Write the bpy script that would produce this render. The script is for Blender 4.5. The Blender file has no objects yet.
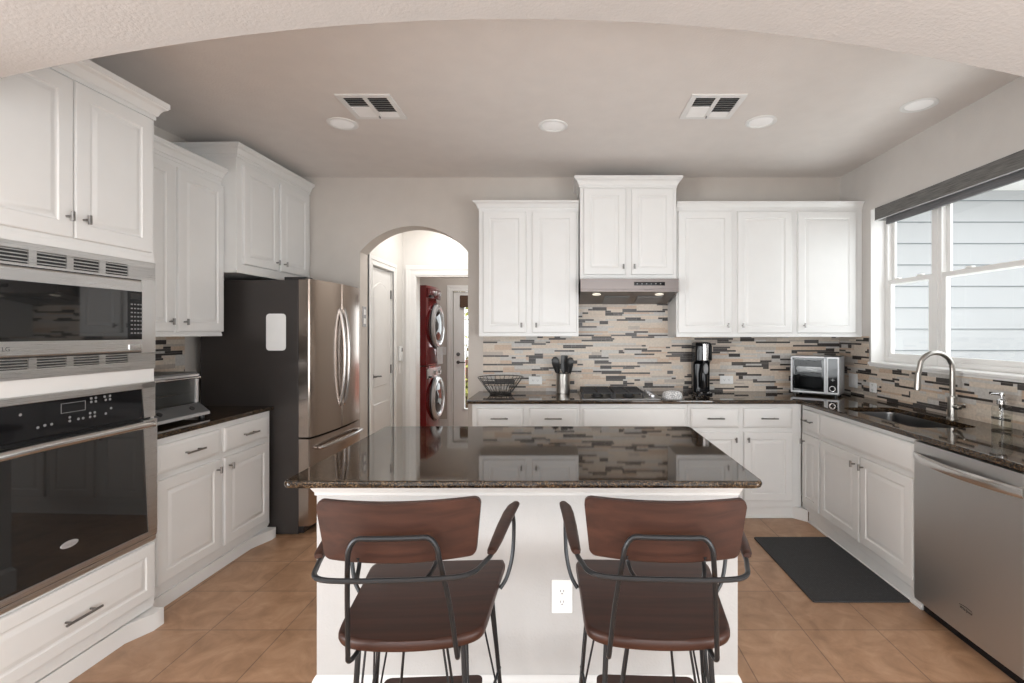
import bpy, bmesh, math, random
from mathutils import Vector, Matrix
PI = math.pi
C = bpy.context.scene.collection
S = bpy.context.scene
random.seed(7)

# ------------------------------------------------------------------ camera, world, lights, exposure
F = 495.0                      # focal length in pixels of the 1024 px wide frame
cam_d = bpy.data.cameras.new('camera'); cam = bpy.data.objects.new('camera', cam_d); C.objects.link(cam)
cam.location = (0, 0, 1.433); cam.rotation_euler = (PI/2, 0, 0)
cam_d.sensor_width = 36; cam_d.lens = F/1024*36
cam_d.shift_x = -51/1024; cam_d.shift_y = -9.5/1024; cam_d.clip_start = .02
S.camera = cam
S.view_settings.view_transform = 'Standard'; S.view_settings.look = 'None'
S.view_settings.gamma = 1; S.view_settings.use_curve_mapping = False
S.view_settings.exposure = 0.22
w = bpy.data.worlds.new('world'); S.world = w; w.use_nodes = True
w.node_tree.nodes['Background'].inputs[0].default_value = (.95, .97, 1, 1)
w.node_tree.nodes['Background'].inputs[1].default_value = 3.2

def area(name, loc, rot, sx, sy, power, col=(1, 1, 1), shape='RECTANGLE', spread=PI):
    l = bpy.data.lights.new(name, 'AREA'); l.shape = shape; l.size = sx; l.size_y = sy
    l.energy = power; l.color = col; l.spread = spread
    o = bpy.data.objects.new(name, l); C.objects.link(o); o.location = loc; o.rotation_euler = rot
    return o
# unseen fill lamps added behind the camera: two rear, one at each side
FILL_COL = (.93, .975, 1)
area('living_room_fill', (-1.35, -3.45, 1.4), (PI/2+.35, 0, 0), 1.9, 2.0, 42, FILL_COL)
area('living_room_fill', (1.15, -3.45, 1.4), (PI/2+.35, 0, 0), 1.9, 2.0, 42, FILL_COL)
area('living_room_fill', (-3.40, -.9, 1.35), (0, -PI/2-.15, 0), 1.9, 3.0, 235, FILL_COL)
area('living_room_fill', (2.40, -.9, 1.35), (0, PI/2+.15, 0), 1.9, 3.0, 150, FILL_COL)
# lamp added in place of ground bounce, hidden below the kitchen window sill
area('kitchen_bounce_fill', (3.25, 3.0, .62), (0, PI/2+.75, 0), 1.1, 1.6, 32, (.95, .98, 1))
# unseen lamps added to brighten hall and laundry, without fixtures
area('hall_fill', (-1.15, 4.95, 2.75), (0, 0, 0), .35, .35, 10, (1, .97, .93), 'DISK')
area('laundry_fill', (-1.3, 6.5, 2.75), (0, 0, 0), .35, .35, 10, (1, .97, .93), 'DISK')

# ------------------------------------------------------------------ materials
def nt(name):
    m = bpy.data.materials.new(name); m.use_nodes = True
    n = m.node_tree; return m, n, n.nodes['Principled BSDF']
def setc(b, col, rough, metal=0, spec=None):
    b.inputs['Base Color'].default_value = (*col, 1); b.inputs['Roughness'].default_value = rough
    b.inputs['Metallic'].default_value = metal
    if spec is not None: b.inputs['Specular IOR Level'].default_value = spec
def N(n, t, **kw):
    x = n.nodes.new(t)
    for k, v in kw.items(): setattr(x, k, v)
    return x
def mat(name, col, rough=.5, metal=0, spec=None, var=.03, scale=8, bump=0, bscale=60, coat=0):
    """plain colour with a slight procedural variation and optional bump"""
    m, n, b = nt(name); setc(b, col, rough, metal, spec)
    tc = N(n, 'ShaderNodeTexCoord')
    no = N(n, 'ShaderNodeTexNoise'); no.inputs['Scale'].default_value = scale; no.inputs['Detail'].default_value = 3
    n.links.new(tc.outputs['Object'], no.inputs['Vector'])
    r = N(n, 'ShaderNodeValToRGB')
    r.color_ramp.elements[0].position = .3; r.color_ramp.elements[1].position = .7
    r.color_ramp.elements[0].color = (*[max(0, c*(1-var)) for c in col], 1)
    r.color_ramp.elements[1].color = (*[min(1, c*(1+var)) for c in col], 1)
    n.links.new(no.outputs['Fac'], r.inputs['Fac']); n.links.new(r.outputs['Color'], b.inputs['Base Color'])
    if bump:
        n2 = N(n, 'ShaderNodeTexNoise'); n2.inputs['Scale'].default_value = bscale; n2.inputs['Detail'].default_value = 4
        n.links.new(tc.outputs['Object'], n2.inputs['Vector'])
        bp = N(n, 'ShaderNodeBump'); bp.inputs['Strength'].default_value = bump; bp.inputs['Distance'].default_value = .004
        n.links.new(n2.outputs['Fac'], bp.inputs['Height']); n.links.new(bp.outputs['Normal'], b.inputs['Normal'])
    if coat: b.inputs['Coat Weight'].default_value = coat; b.inputs['Coat Roughness'].default_value = .05
    return m
M = {}
M['white'] = mat('cabinet_white_paint', (.75, .745, .73), .33, var=.012)
M['trimw'] = mat('trim_white_paint', (.80, .79, .77), .35, var=.01)
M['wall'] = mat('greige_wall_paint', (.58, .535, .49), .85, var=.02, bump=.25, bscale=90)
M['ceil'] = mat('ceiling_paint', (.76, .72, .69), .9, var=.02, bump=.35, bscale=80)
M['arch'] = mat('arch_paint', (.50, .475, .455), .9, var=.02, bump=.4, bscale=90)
M['wallr'] = mat('window_wall_paint', (.60, .57, .54), .9, var=.02, bump=.3, bscale=90)
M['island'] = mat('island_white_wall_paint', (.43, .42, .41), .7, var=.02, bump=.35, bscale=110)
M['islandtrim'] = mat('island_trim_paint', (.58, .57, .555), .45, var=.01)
M['hallw'] = mat('hall_wall_paint', (.72, .70, .67), .85, var=.02)
M['blackm'] = mat('dark_gunmetal', (.022, .023, .025), .36, .5)
M['black'] = mat('black_plastic', (.015, .015, .016), .35)
M['blackgloss'] = mat('black_gloss', (.008, .008, .009), .06, var=.0, spec=.25)
M['grate'] = mat('cast_iron', (.02, .02, .022), .55)
M['chrome'] = mat('chrome', (.75, .75, .76), .08, 1)
M['nickel'] = mat('brushed_nickel', (.42, .40, .37), .3, 1)
M['hardware'] = mat('cabinet_hardware_nickel', (.25, .24, .23), .32, 1)
M['pewter'] = mat('dark_pewter', (.16, .155, .15), .35, .9)
M['whitep'] = mat('white_plastic', (.80, .80, .79), .4)
M['offwhite'] = mat('lamp_white', (.78, .77, .76), .5)
M['grey'] = mat('mid_grey', (.22, .22, .22), .5)
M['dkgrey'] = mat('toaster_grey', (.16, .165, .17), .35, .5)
M['fridgeside'] = mat('fridge_side_grey', (.055, .048, .045), .38, .35, bump=.05, bscale=300)
M['red'] = mat('red_enamel', (.19, .005, .008), .15, .2, coat=.6)
M['mdkred'] = mat('dark_red_plastic', (.10, .006, .008), .25)
M['silverp'] = mat('silver_plastic', (.62, .62, .63), .25, .5)
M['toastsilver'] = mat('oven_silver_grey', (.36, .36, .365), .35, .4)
M['caulk'] = mat('grout', (.50, .46, .41), .8)
M['ground'] = mat('outside_concrete', (.45, .43, .40), .9)
M['brownshade'] = mat('woven_brown_shade', (.085, .045, .028), .8, var=.4, scale=90)
M['nearblack'] = mat('grey_slot', (.03, .03, .03), .8)  # near-black for slots, backings, displays and lettering
M['redwall'] = mat('outside_brick_red', (.45, .16, .12), .9, var=.2, scale=30)
M['fascia'] = mat('white_fascia', (.75, .75, .74), .6)

def stainless(name, col, rough, axis='x', amp=.03):
    m, n, b = nt(name); setc(b, col, rough, 1)
    tc = N(n, 'ShaderNodeTexCoord'); mp = N(n, 'ShaderNodeMapping')
    mp.inputs['Scale'].default_value = {'x': (3, 3, 900), 'z': (900, 900, 3)}[axis]
    no = N(n, 'ShaderNodeTexNoise'); no.inputs['Scale'].default_value = 1.0; no.inputs['Detail'].default_value = 2
    n.links.new(tc.outputs['Object'], mp.inputs['Vector']); n.links.new(mp.outputs['Vector'], no.inputs['Vector'])
    mr = N(n, 'ShaderNodeMapRange'); mr.inputs['To Min'].default_value = rough-amp; mr.inputs['To Max'].default_value = rough+amp
    n.links.new(no.outputs['Fac'], mr.inputs['Value']); n.links.new(mr.outputs['Result'], b.inputs['Roughness'])
    return m
M['steel'] = stainless('stainless_steel', (.66, .65, .64), .28)
M['steelf'] = stainless('fridge_stainless', (.46, .395, .35), .20)
M['steeldw'] = stainless('dishwasher_stainless', (.54, .54, .535), .42)
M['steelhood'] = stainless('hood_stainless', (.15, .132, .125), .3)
M['steelsink'] = stainless('sink_stainless', (.24, .24, .24), .30)
M['fridgebar'] = stainless('fridge_handle_steel', (.48, .46, .45), .25)
M['steelb'] = stainless('bright_stainless', (.68, .67, .66), .22)

def ramp(n, stops):
    r = N(n, 'ShaderNodeValToRGB'); e = r.color_ramp.elements
    e[0].position, e[0].color = stops[0][0], (*stops[0][1], 1)
    e[1].position, e[1].color = stops[-1][0], (*stops[-1][1], 1)
    for p, c in stops[1:-1]:
        x = e.new(p); x.color = (*c, 1)
    return r
def granite():
    m, n, b = nt('dark_brown_granite'); setc(b, (.03, .02, .015), .045)
    b.inputs['Specular IOR Level'].default_value = .5
    tc = N(n, 'ShaderNodeTexCoord')
    v = N(n, 'ShaderNodeTexVoronoi'); v.inputs['Scale'].default_value = 330
    no = N(n, 'ShaderNodeTexNoise'); no.inputs['Scale'].default_value = 26; no.inputs['Detail'].default_value = 5
    n.links.new(tc.outputs['Object'], v.inputs['Vector']); n.links.new(tc.outputs['Object'], no.inputs['Vector'])
    sx = N(n, 'ShaderNodeSeparateColor'); n.links.new(v.outputs['Color'], sx.inputs['Color'])
    ad = N(n, 'ShaderNodeMath', operation='ADD'); n.links.new(sx.outputs['Red'], ad.inputs[0])
    mu = N(n, 'ShaderNodeMath', operation='MULTIPLY'); mu.inputs[1].default_value = .9
    n.links.new(no.outputs['Fac'], mu.inputs[0]); n.links.new(mu.outputs[0], ad.inputs[1])
    mr = N(n, 'ShaderNodeMapRange'); mr.inputs['From Min'].default_value = .2; mr.inputs['From Max'].default_value = 1.6
    n.links.new(ad.outputs[0], mr.inputs['Value'])
    r = ramp(n, [(0, (.003, .003, .003)), (.50, (.009, .007, .006)), (.62, (.028, .016, .009)), (.74, (.075, .043, .020)), (.86, (.15, .10, .055)), (1, (.05, .05, .048))])
    n.links.new(mr.outputs['Result'], r.inputs['Fac']); n.links.new(r.outputs['Color'], b.inputs['Base Color'])
    return m
M['granite'] = granite()
def floor_mat():
    m, n, b = nt('terracotta_floor_tile'); setc(b, (.4, .25, .15), .36)
    tc = N(n, 'ShaderNodeTexCoord'); mp = N(n, 'ShaderNodeMapping')
    mp.inputs['Location'].default_value = (1.336+.356*20+.0015, -2.026+.356*20+.0015, 0)
    br = N(n, 'ShaderNodeTexBrick'); br.offset = 0; br.squash = 1
    br.inputs['Scale'].default_value = 1; br.inputs['Brick Width'].default_value = .356; br.inputs['Row Height'].default_value = .356
    br.inputs['Mortar Size'].default_value = .0032; br.inputs['Mortar Smooth'].default_value = .3
    br.inputs['Color1'].default_value = (.88, .88, .88, 1); br.inputs['Color2'].default_value = (1, 1, 1, 1)
    br.inputs['Mortar'].default_value = (.50, .50, .52, 1)
    n.links.new(tc.outputs['Object'], mp.inputs['Vector']); n.links.new(mp.outputs['Vector'], br.inputs['Vector'])
    n1 = N(n, 'ShaderNodeTexNoise'); n1.inputs['Scale'].default_value = 7; n1.inputs['Detail'].default_value = 8; n1.inputs['Roughness'].default_value = .65; n1.inputs['Distortion'].default_value = .7
    n.links.new(tc.outputs['Object'], n1.inputs['Vector'])
    r = ramp(n, [(.30, (.30, .168, .093)), (.5, (.42, .245, .142)), (.70, (.52, .325, .20))])
    n.links.new(n1.outputs['Fac'], r.inputs['Fac'])
    mx = N(n, 'ShaderNodeMix', data_type='RGBA', blend_type='MULTIPLY'); mx.inputs[0].default_value = 1
    n.links.new(r.outputs['Color'], mx.inputs[6]); n.links.new(br.outputs['Color'], mx.inputs[7])
    n.links.new(mx.outputs[2], b.inputs['Base Color'])
    bp = N(n, 'ShaderNodeBump'); bp.inputs['Strength'].default_value = .25; bp.inputs['Distance'].default_value = .002; bp.invert = True
    n.links.new(br.outputs['Fac'], bp.inputs['Height']); n.links.new(bp.outputs['Normal'], b.inputs['Normal'])
    return m
M['floor'] = floor_mat()
def wood(name, c0, c1, rough=.42):
    m, n, b = nt(name); setc(b, c0, rough)
    tc = N(n, 'ShaderNodeTexCoord'); mp = N(n, 'ShaderNodeMapping'); mp.inputs['Scale'].default_value = (3, 45, 45)
    no = N(n, 'ShaderNodeTexNoise'); no.inputs['Scale'].default_value = 1; no.inputs['Detail'].default_value = 6; no.inputs['Distortion'].default_value = .6
    n.links.new(tc.outputs['Object'], mp.inputs['Vector']); n.links.new(mp.outputs['Vector'], no.inputs['Vector'])
    r = ramp(n, [(.3, c0), (.7, c1)])
    n.links.new(no.outputs['Fac'], r.inputs['Fac']); n.links.new(r.outputs['Color'], b.inputs['Base Color'])
    b.inputs['Specular IOR Level'].default_value = .35
    return m
M['walnut'] = wood('walnut_stain', (.022, .0075, .0045), (.048, .017, .010))
def rug_mat():
    m, n, b = nt('charcoal_rubber_mat'); setc(b, (.03, .03, .03), .75)
    tc = N(n, 'ShaderNodeTexCoord'); ck = N(n, 'ShaderNodeTexVoronoi'); ck.inputs['Scale'].default_value = 75; ck.inputs['Randomness'].default_value = .15
    n.links.new(tc.outputs['Object'], ck.inputs['Vector'])
    r = ramp(n, [(.25, (.075, .077, .08)), (.5, (.028, .029, .031))])
    n.links.new(ck.outputs['Distance'], r.inputs['Fac']); n.links.new(r.outputs['Color'], b.inputs['Base Color'])
    bp = N(n, 'ShaderNodeBump'); bp.inputs['Strength'].default_value = .6; bp.inputs['Distance'].default_value = .003; bp.invert = True
    n.links.new(ck.outputs['Distance'], bp.inputs['Height']); n.links.new(bp.outputs['Normal'], b.inputs['Normal'])
    return m
M['rug'] = rug_mat()
def fabric(name, c0, c1, sc):
    m, n, b = nt(name); setc(b, c0, .9)
    tc = N(n, 'ShaderNodeTexCoord'); mp = N(n, 'ShaderNodeMapping'); mp.inputs['Scale'].default_value = sc
    no = N(n, 'ShaderNodeTexNoise'); no.inputs['Scale'].default_value = 1; no.inputs['Detail'].default_value = 3
    n.links.new(tc.outputs['Object'], mp.inputs['Vector']); n.links.new(mp.outputs['Vector'], no.inputs['Vector'])
    r = ramp(n, [(.35, c0), (.65, c1)])
    n.links.new(no.outputs['Fac'], r.inputs['Fac']); n.links.new(r.outputs['Color'], b.inputs['Base Color'])
    return m
M['shade'] = fabric('grey_woven_shade', (.10, .098, .093), (.19, .185, .175), (60, 9, 260))
M['shade2'] = fabric('grey_shade_cloth', (.12, .12, .125), (.17, .17, .175), (60, 9, 260))
M['potholder'] = fabric('grey_white_cloth', (.30, .30, .31), (.85, .85, .84), (95, 95, 95))
M['leaf'] = fabric('shrub_leaves', (.10, .16, .03), (.55, .50, .14), (25, 25, 25))
def glass(name, tint=(1, 1, 1), rough=0, k=.10, ior=1.45):
    m = bpy.data.materials.new(name); m.use_nodes = True; n = m.node_tree; n.nodes.clear()
    out = N(n, 'ShaderNodeOutputMaterial'); t = N(n, 'ShaderNodeBsdfTransparent'); t.inputs[0].default_value = (*tint, 1)
    g = N(n, 'ShaderNodeBsdfGlossy'); g.inputs['Roughness'].default_value = rough
    fr = N(n, 'ShaderNodeFresnel'); fr.inputs['IOR'].default_value = ior
    mx = N(n, 'ShaderNodeMixShader')
    ge = N(n, 'ShaderNodeNewGeometry'); sb = N(n, 'ShaderNodeMath', operation='SUBTRACT'); sb.inputs[0].default_value = 1
    ml = N(n, 'ShaderNodeMath', operation='MULTIPLY')
    n.links.new(ge.outputs['Backfacing'], sb.inputs[1]); n.links.new(sb.outputs[0], ml.inputs[0]); n.links.new(fr.outputs[0], ml.inputs[1])
    n.links.new(ml.outputs[0], mx.inputs[0]); n.links.new(t.outputs[0], mx.inputs[1]); n.links.new(g.outputs[0], mx.inputs[2])
    n.links.new(mx.outputs[0], out.inputs[0]); return m
M['glass'] = glass('window_glass', (.97, .985, .98))
M['ovenglass'] = mat('smoked_oven_glass', (.012, .012, .012), .03, var=0, spec=.9)
M['toastglass'] = glass('tinted_toaster_glass', (.50, .50, .50), .02, ior=1.22)
M['bottleglass'] = glass('clear_bottle_glass', (.95, .965, .96), 0, ior=1.5)
M['soap'] = glass('clear_soap', (.97, .97, .95), 0, ior=1.1)
def emis(name, col, k):
    m, n, b = nt(name); setc(b, col, .5)
    b.inputs['Emission Color'].default_value = (*col, 1); b.inputs['Emission Strength'].default_value = k
    return m
M['lamp'] = emis('lamp_lens', (.80, .79, .78), .18)
M['hoodlamp'] = emis('hood_lamp_lens', (1, .93, .8), .5)
M['siding'] = mat('pale_blue_grey_siding', (.33, .335, .34), .7, var=.02, scale=3)
M['sidshadow'] = mat('siding_lap_shadow', (.12, .14, .15), .9)  # dark strip colour that paints the shadow line under each board
TILES = []
for nm, c, r in [('mosaic_cream', (.61, .53, .445), .4), ('mosaic_tan', (.55, .41, .305), .4), ('mosaic_pale_grey', (.53, .505, .475), .4),
                 ('mosaic_sand', (.62, .52, .425), .4), ('mosaic_taupe', (.46, .40, .345), .4),
                 ('mosaic_dark', (.04, .033, .030), .4), ('mosaic_charcoal', (.07, .062, .058), .35)]:
    TILES.append(mat(nm, c, r, var=.10, scale=60))

# ------------------------------------------------------------------ mesh helpers
def box(bm, x0, x1, y0, y1, z0, z1, mi=0, r=0, seg=2):
    vs = [bm.verts.new(p) for p in [(x0,y0,z0),(x1,y0,z0),(x1,y1,z0),(x0,y1,z0),(x0,y0,z1),(x1,y0,z1),(x1,y1,z1),(x0,y1,z1)]]
    fs = [bm.faces.new([vs[i] for i in q]) for q in [(0,3,2,1),(4,5,6,7),(0,1,5,4),(1,2,6,5),(2,3,7,6),(3,0,4,7)]]
    for f in fs: f.material_index = mi
    if r:
        es = list({e for f in fs for e in f.edges})
        res = bmesh.ops.bevel(bm, geom=es, offset=r, segments=seg, affect='EDGES', profile=.5, clamp_overlap=True)
        for f in res['faces']: f.material_index = mi
    return vs
def ring_loft(bm, rings, cap0=True, cap1=True, closed=True, mi=0):
    """rings: lists of equal-length point lists"""
    R = [[bm.verts.new(p) for p in ring] for ring in rings]
    n = len(R[0])
    for a, b in zip(R, R[1:]):
        for i in range(n if closed else n-1):
            j = (i+1) % n
            try: f = bm.faces.new([a[i], a[j], b[j], b[i]]); f.material_index = mi
            except ValueError: pass
    if cap0: f = bm.faces.new(list(reversed(R[0]))); f.material_index = mi
    if cap1: f = bm.faces.new(R[-1]); f.material_index = mi
    return R
def circ(r, z, n=24, cx=0, cy=0, ry=None):
    ry = r if ry is None else ry
    return [(cx+r*math.cos(2*PI*i/n), cy+ry*math.sin(2*PI*i/n), z) for i in range(n)]
def lathe(bm, prof, n=24, cx=0, cy=0, cap0=True, cap1=True, mi=0):
    return ring_loft(bm, [circ(max(r, 1e-4), z, n, cx, cy) for r, z in prof], cap0, cap1, mi=mi)
def tube(bm, pts, r, n=8, closed=False, mi=0):
    P = [Vector(p) for p in pts]; m = len(P); rings = []; up = None
    for i in range(m):
        if closed: t = (P[(i+1) % m]-P[i-1])
        elif i == 0: t = P[1]-P[0]
        elif i == m-1: t = P[-1]-P[-2]
        else: t = (P[i+1]-P[i]).normalized()+(P[i]-P[i-1]).normalized()
        if t.length < 1e-9: t = Vector((0, 0, 1))
        t.normalize()
        if up is None:
            up = t.orthogonal().normalized()
        else:
            up = (up-t*up.dot(t))
            if up.length < 1e-6: up = t.orthogonal()
            up.normalize()
        b = t.cross(up)
        rr = r[i] if isinstance(r, (list, tuple)) else r
        rings.append([P[i]+up*rr*math.cos(2*PI*k/n)+b*rr*math.sin(2*PI*k/n) for k in range(n)])
    if closed:
        R = ring_loft(bm, rings, False, False, mi=mi)
        a, b2 = R[-1], R[0]
        for i in range(n):
            j = (i+1) % n
            f = bm.faces.new([a[i], a[j], b2[j], b2[i]]); f.material_index = mi
    else: ring_loft(bm, rings, mi=mi)
def smooth(pts, k=6, closed=False):
    P = [Vector(p) for p in pts]; out = []; m = len(P)
    rng = range(m if closed else m-1)
    for i in rng:
        p0 = P[i-1] if (i > 0 or closed) else P[0]; p1 = P[i]; p2 = P[(i+1) % m]
        p3 = P[(i+2) % m] if (i+2 < m or closed) else P[-1]
        for j in range(k):
            t = j/k
            out.append(.5*((2*p1)+(-p0+p2)*t+(2*p0-5*p1+4*p2-p3)*t*t+(-p0+3*p1-3*p2+p3)*t**3))
    if not closed: out.append(P[-1])
    return out
def prism(bm, outline, z0, z1, axis='z', mi=0):
    """extrude a 2-D outline; axis says which axis is the extrusion one"""
    def P(a, b, c):
        return {'z': (a, b, c), 'y': (a, c, b), 'x': (c, a, b)}[axis]
    lo = [bm.verts.new(P(a, b, z0)) for a, b in outline]; hi = [bm.verts.new(P(a, b, z1)) for a, b in outline]
    n = len(outline)
    f = [bm.faces.new(lo), bm.faces.new(hi)]
    for i in range(n):
        j = (i+1) % n; f.append(bm.faces.new([lo[i], lo[j], hi[j], hi[i]]))
    for x in f: x.material_index = mi
    return f
def obj(name, bm, m, parent=None, ang=35, tri=False, wn=True):
    bmesh.ops.recalc_face_normals(bm, faces=bm.faces[:])
    if tri: bmesh.ops.triangulate(bm, faces=[f for f in bm.faces if len(f.verts) > 4])
    me = bpy.data.meshes.new(name); bm.to_mesh(me); bm.free()
    for x in (m if isinstance(m, list) else [m]): me.materials.append(x)
    for p in me.polygons: p.use_smooth = True
    me.set_sharp_from_angle(angle=math.radians(ang))
    o = bpy.data.objects.new(name, me); C.objects.link(o)
    if parent: o.parent = parent
    if wn:
        md = o.modifiers.new('weighted_normals', 'WEIGHTED_NORMAL'); md.keep_sharp = True; md.weight = 100; md.thresh = .05
    return o
def B(): return bmesh.new()
def thing(name, label, cat, loc=(0, 0, 0), rz=0, group=None):
    o = bpy.data.objects.new(name, None); C.objects.link(o); o.location = loc; o.rotation_euler = (0, 0, rz)
    o.empty_display_size = .1
    o['label'] = label; o['category'] = cat
    if group: o['group'] = group
    return o
def tag(o, label, cat, group=None):
    o['label'] = label; o['category'] = cat
    if group: o['group'] = group
    return o
def struct(name, bm, m, parent=None, label=None, tri=False):
    o = obj(name, bm, m, parent, tri=tri)
    if not parent: o['kind'] = 'structure'
    if label: o['label'] = label
    return o
def bx(name, m, parent, *a, r=0, seg=2):
    bm = B(); box(bm, *a, r=r, seg=seg); return obj(name, bm, m, parent)
def text_mesh(name, txt, size, m, parent, loc, rot, shear=0, depth=.0006):
    cu = bpy.data.curves.new(name, 'FONT'); cu.body = txt; cu.size = size; cu.extrude = depth; cu.shear = shear
    cu.align_x = 'CENTER'; cu.align_y = 'CENTER'
    t = bpy.data.objects.new(name+'_c', cu); C.objects.link(t)
    bpy.context.view_layer.update()
    dg = bpy.context.evaluated_depsgraph_get()
    me = bpy.data.meshes.new_from_object(t.evaluated_get(dg)); me.name = name
    bpy.data.objects.remove(t); me.materials.clear(); me.materials.append(m)
    o = bpy.data.objects.new(name, me); C.objects.link(o); o.parent = parent; o.location = loc; o.rotation_euler = rot
    return o
TH = math.atan(.0242)                     # the left run is 1.4 degrees off square
def L(x, y, z=0): return (x*math.cos(TH)+y*math.sin(TH), -x*math.sin(TH)+y*math.cos(TH), z)
RL = PI/2-TH                              # heading of things on the left run
RR = -PI/2

# ------------------------------------------------------------------ the shell
DW = 4.34; XR = 2.426; CH = 2.788; XL = -2.755
bm = B(); box(bm, -3.6, XR+.16, -3.6, 7.6, -.12, 0); struct('floor', bm, M['floor'])
bm = B(); box(bm, -3.6, XR+.16, -3.6, 7.6, CH, CH+.1); struct('ceiling', bm, M['ceil'])
# back wall with the arched passage
def arc(x0, x1, zs, zp, n=28):
    h = (x1-x0)/2; s = zp-zs; R = (h*h+s*s)/(2*s); cx = (x0+x1)/2; cz = zp-R
    a = math.asin(h/R)
    return [(cx+R*math.sin(-a+2*a*i/n), cz+R*math.cos(-a+2*a*i/n)) for i in range(n+1)]
AX0, AX1 = -1.78, -.833
bm = B(); prism(bm, [(-3.0, 0), (AX0, 0)]+arc(AX0, AX1, 2.134, 2.362)+[(AX1, 0), (XR+.16, 0), (XR+.16, CH), (-3.0, CH)], DW, DW+.18, 'y')
struct('wall_back', bm, M['wall'], tri=True)
# header arch between living room and kitchen
pts = [(-1.842, 2.264), (-.075, 2.457), (1.509, 2.268)]
def circ3(p, q, r):
    ax, ay = p; bx_, by = q; cx, cy = r
    d = 2*(ax*(by-cy)+bx_*(cy-ay)+cx*(ay-by))
    ux = ((ax*ax+ay*ay)*(by-cy)+(bx_*bx_+by*by)*(cy-ay)+(cx*cx+cy*cy)*(ay-by))/d
    uy = ((ax*ax+ay*ay)*(cx-bx_)+(bx_*bx_+by*by)*(ax-cx)+(cx*cx+cy*cy)*(bx_-ax))/d
    return ux, uy, math.hypot(ax-ux, ay-uy)
ux, uz, R0 = circ3(*pts)
xa, xb = -2.10, 1.90
arcp = []
for i in range(61):
    x = xa+(xb-xa)*i/60; arcp.append((x, uz+math.sqrt(R0*R0-(x-ux)**2)))
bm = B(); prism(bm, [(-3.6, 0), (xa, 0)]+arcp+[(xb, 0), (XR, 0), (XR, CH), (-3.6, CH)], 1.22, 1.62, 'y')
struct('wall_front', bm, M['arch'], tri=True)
# left wall
bm = B(); box(bm, XL-.15, XL, 1.62, 4.40, 0, CH); o = struct('wall_left', bm, M['wall']); o.rotation_euler = (0, 0, -TH)
bm = B(); box(bm, -3.6, -3.45, -3.6, 1.22, 0, CH); struct('wall_living_left', bm, M['arch'])
# right wall with window opening
WY0, WY1, WZ0, WZ1 = 2.22, 3.90, 1.20, 2.392
bm = B()
box(bm, XR, XR+.16, -3.6, WY0, 0, CH); box(bm, XR, XR+.16, WY1, DW, 0, CH)
box(bm, XR, XR+.16, WY0, WY1, 0, WZ0-.02); box(bm, XR, XR+.16, WY0, WY1, WZ1, CH)
struct('wall_right', bm, M['wallr'])
# living room back wall with two window openings
bm = B()
for a, b_, c, d in [(-3.45, -2.35, 0, CH), (-.35, .15, 0, CH), (2.15, XR, 0, CH), (-2.35, -.35, 0, .4), (-2.35, -.35, 2.6, CH), (.15, 2.15, 0, .4), (.15, 2.15, 2.6, CH)]:
    box(bm, a, b_, -3.6, -3.5, c, d)
struct('wall_living_back', bm, M['arch'])
# hall and laundry beyond the arch
bm = B()
box(bm, -1.90, -1.78, DW+.18, 4.60, 0, CH); box(bm, -1.90, -1.78, 5.17, 5.49, 0, CH); box(bm, -1.90, -1.78, 4.60, 5.17, 2.06, CH)
struct('wall_hall_left', bm, M['hallw'])
bm = B(); box(bm, -.72, -.60, DW+.18, 5.49, 0, CH); struct('wall_hall_right', bm, M['hallw'])
bm = B()
box(bm, -2.7, -1.64, 5.49, 5.61, 0, CH); box(bm, -.74, -.48, 5.49, 5.61, 0, CH); box(bm, -1.64, -.74, 5.49, 5.61, 2.06, CH)
struct('wall_hall_back', bm, M['hallw'])
bm = B()
box(bm, -2.7, -1.645, 7.40, 7.52, 0, CH); box(bm, -.83, -.48, 7.40, 7.52, 0, CH); box(bm, -1.645, -.83, 7.40, 7.52, 2.045, CH)
struct('wall_laundry_back', bm, M['wall'])
bm = B(); box(bm, -2.82, -2.70, 5.49, 7.52, 0, CH); struct('wall_laundry_left', bm, M['wall'])
bm = B(); box(bm, -.60, -.48, 5.61, 7.40, 0, CH); struct('wall_laundry_right', bm, M['wall'])

# casings (trim)
def casing(bm, x0, x1, z1, y, w=.085, t=.018, sgn=-1):
    """door casing on a wall facing -y (sgn=-1) at plane y"""
    for o_, i_, d in [(w, .0, t*.7), (w, w*.55, t), (w*.25, 0, t*.9)]:
        ya, yb = sorted((y, y+sgn*d))
        box(bm, x0-o_, x0-i_, ya, yb, 0, z1+i_, r=.002, seg=1)
        box(bm, x1+i_, x1+o_, ya, yb, 0, z1+i_, r=.002, seg=1)
        box(bm, x0-o_, x1+o_, ya, yb, z1+i_, z1+o_, r=.002, seg=1)
bm = B(); casing(bm, -1.632, -.74, 2.06, 5.49, w=.11); box(bm, -1.645, -1.625, 5.48, 5.62, 0, 2.06); box(bm, -1.645, -.74, 5.48, 5.62, 2.045, 2.06)
struct('trim_1', bm, M['trimw'])
bm = B(); casing(bm, -1.645, -.83, 2.045, 7.40); struct('trim_2', bm, M['trimw'])
bm = B(); casing(bm, 4.60, 5.17, 2.06, 0)          # built along x, then turned on the hall's left wall
o = struct('trim_3', bm, M['trimw']); o.rotation_euler = (0, 0, PI/2); o.location = (-1.78, 0, 0)
for k, (a) in enumerate([(-1.70, -1.655, 5.478, 5.49), (-1.745-.0, -1.73, 7.388, 7.40)]):
    pass
bm = B(); box(bm, -2.7, -1.73, 7.386, 7.40, 0, .13, r=.003); struct('baseboard_laundry', bm, M['trimw'])
bm = B(); box(bm, -1.78, -1.768, 5.255, 5.49, 0, .13, r=.003); struct('baseboard_hall', bm, M['trimw'])

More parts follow.
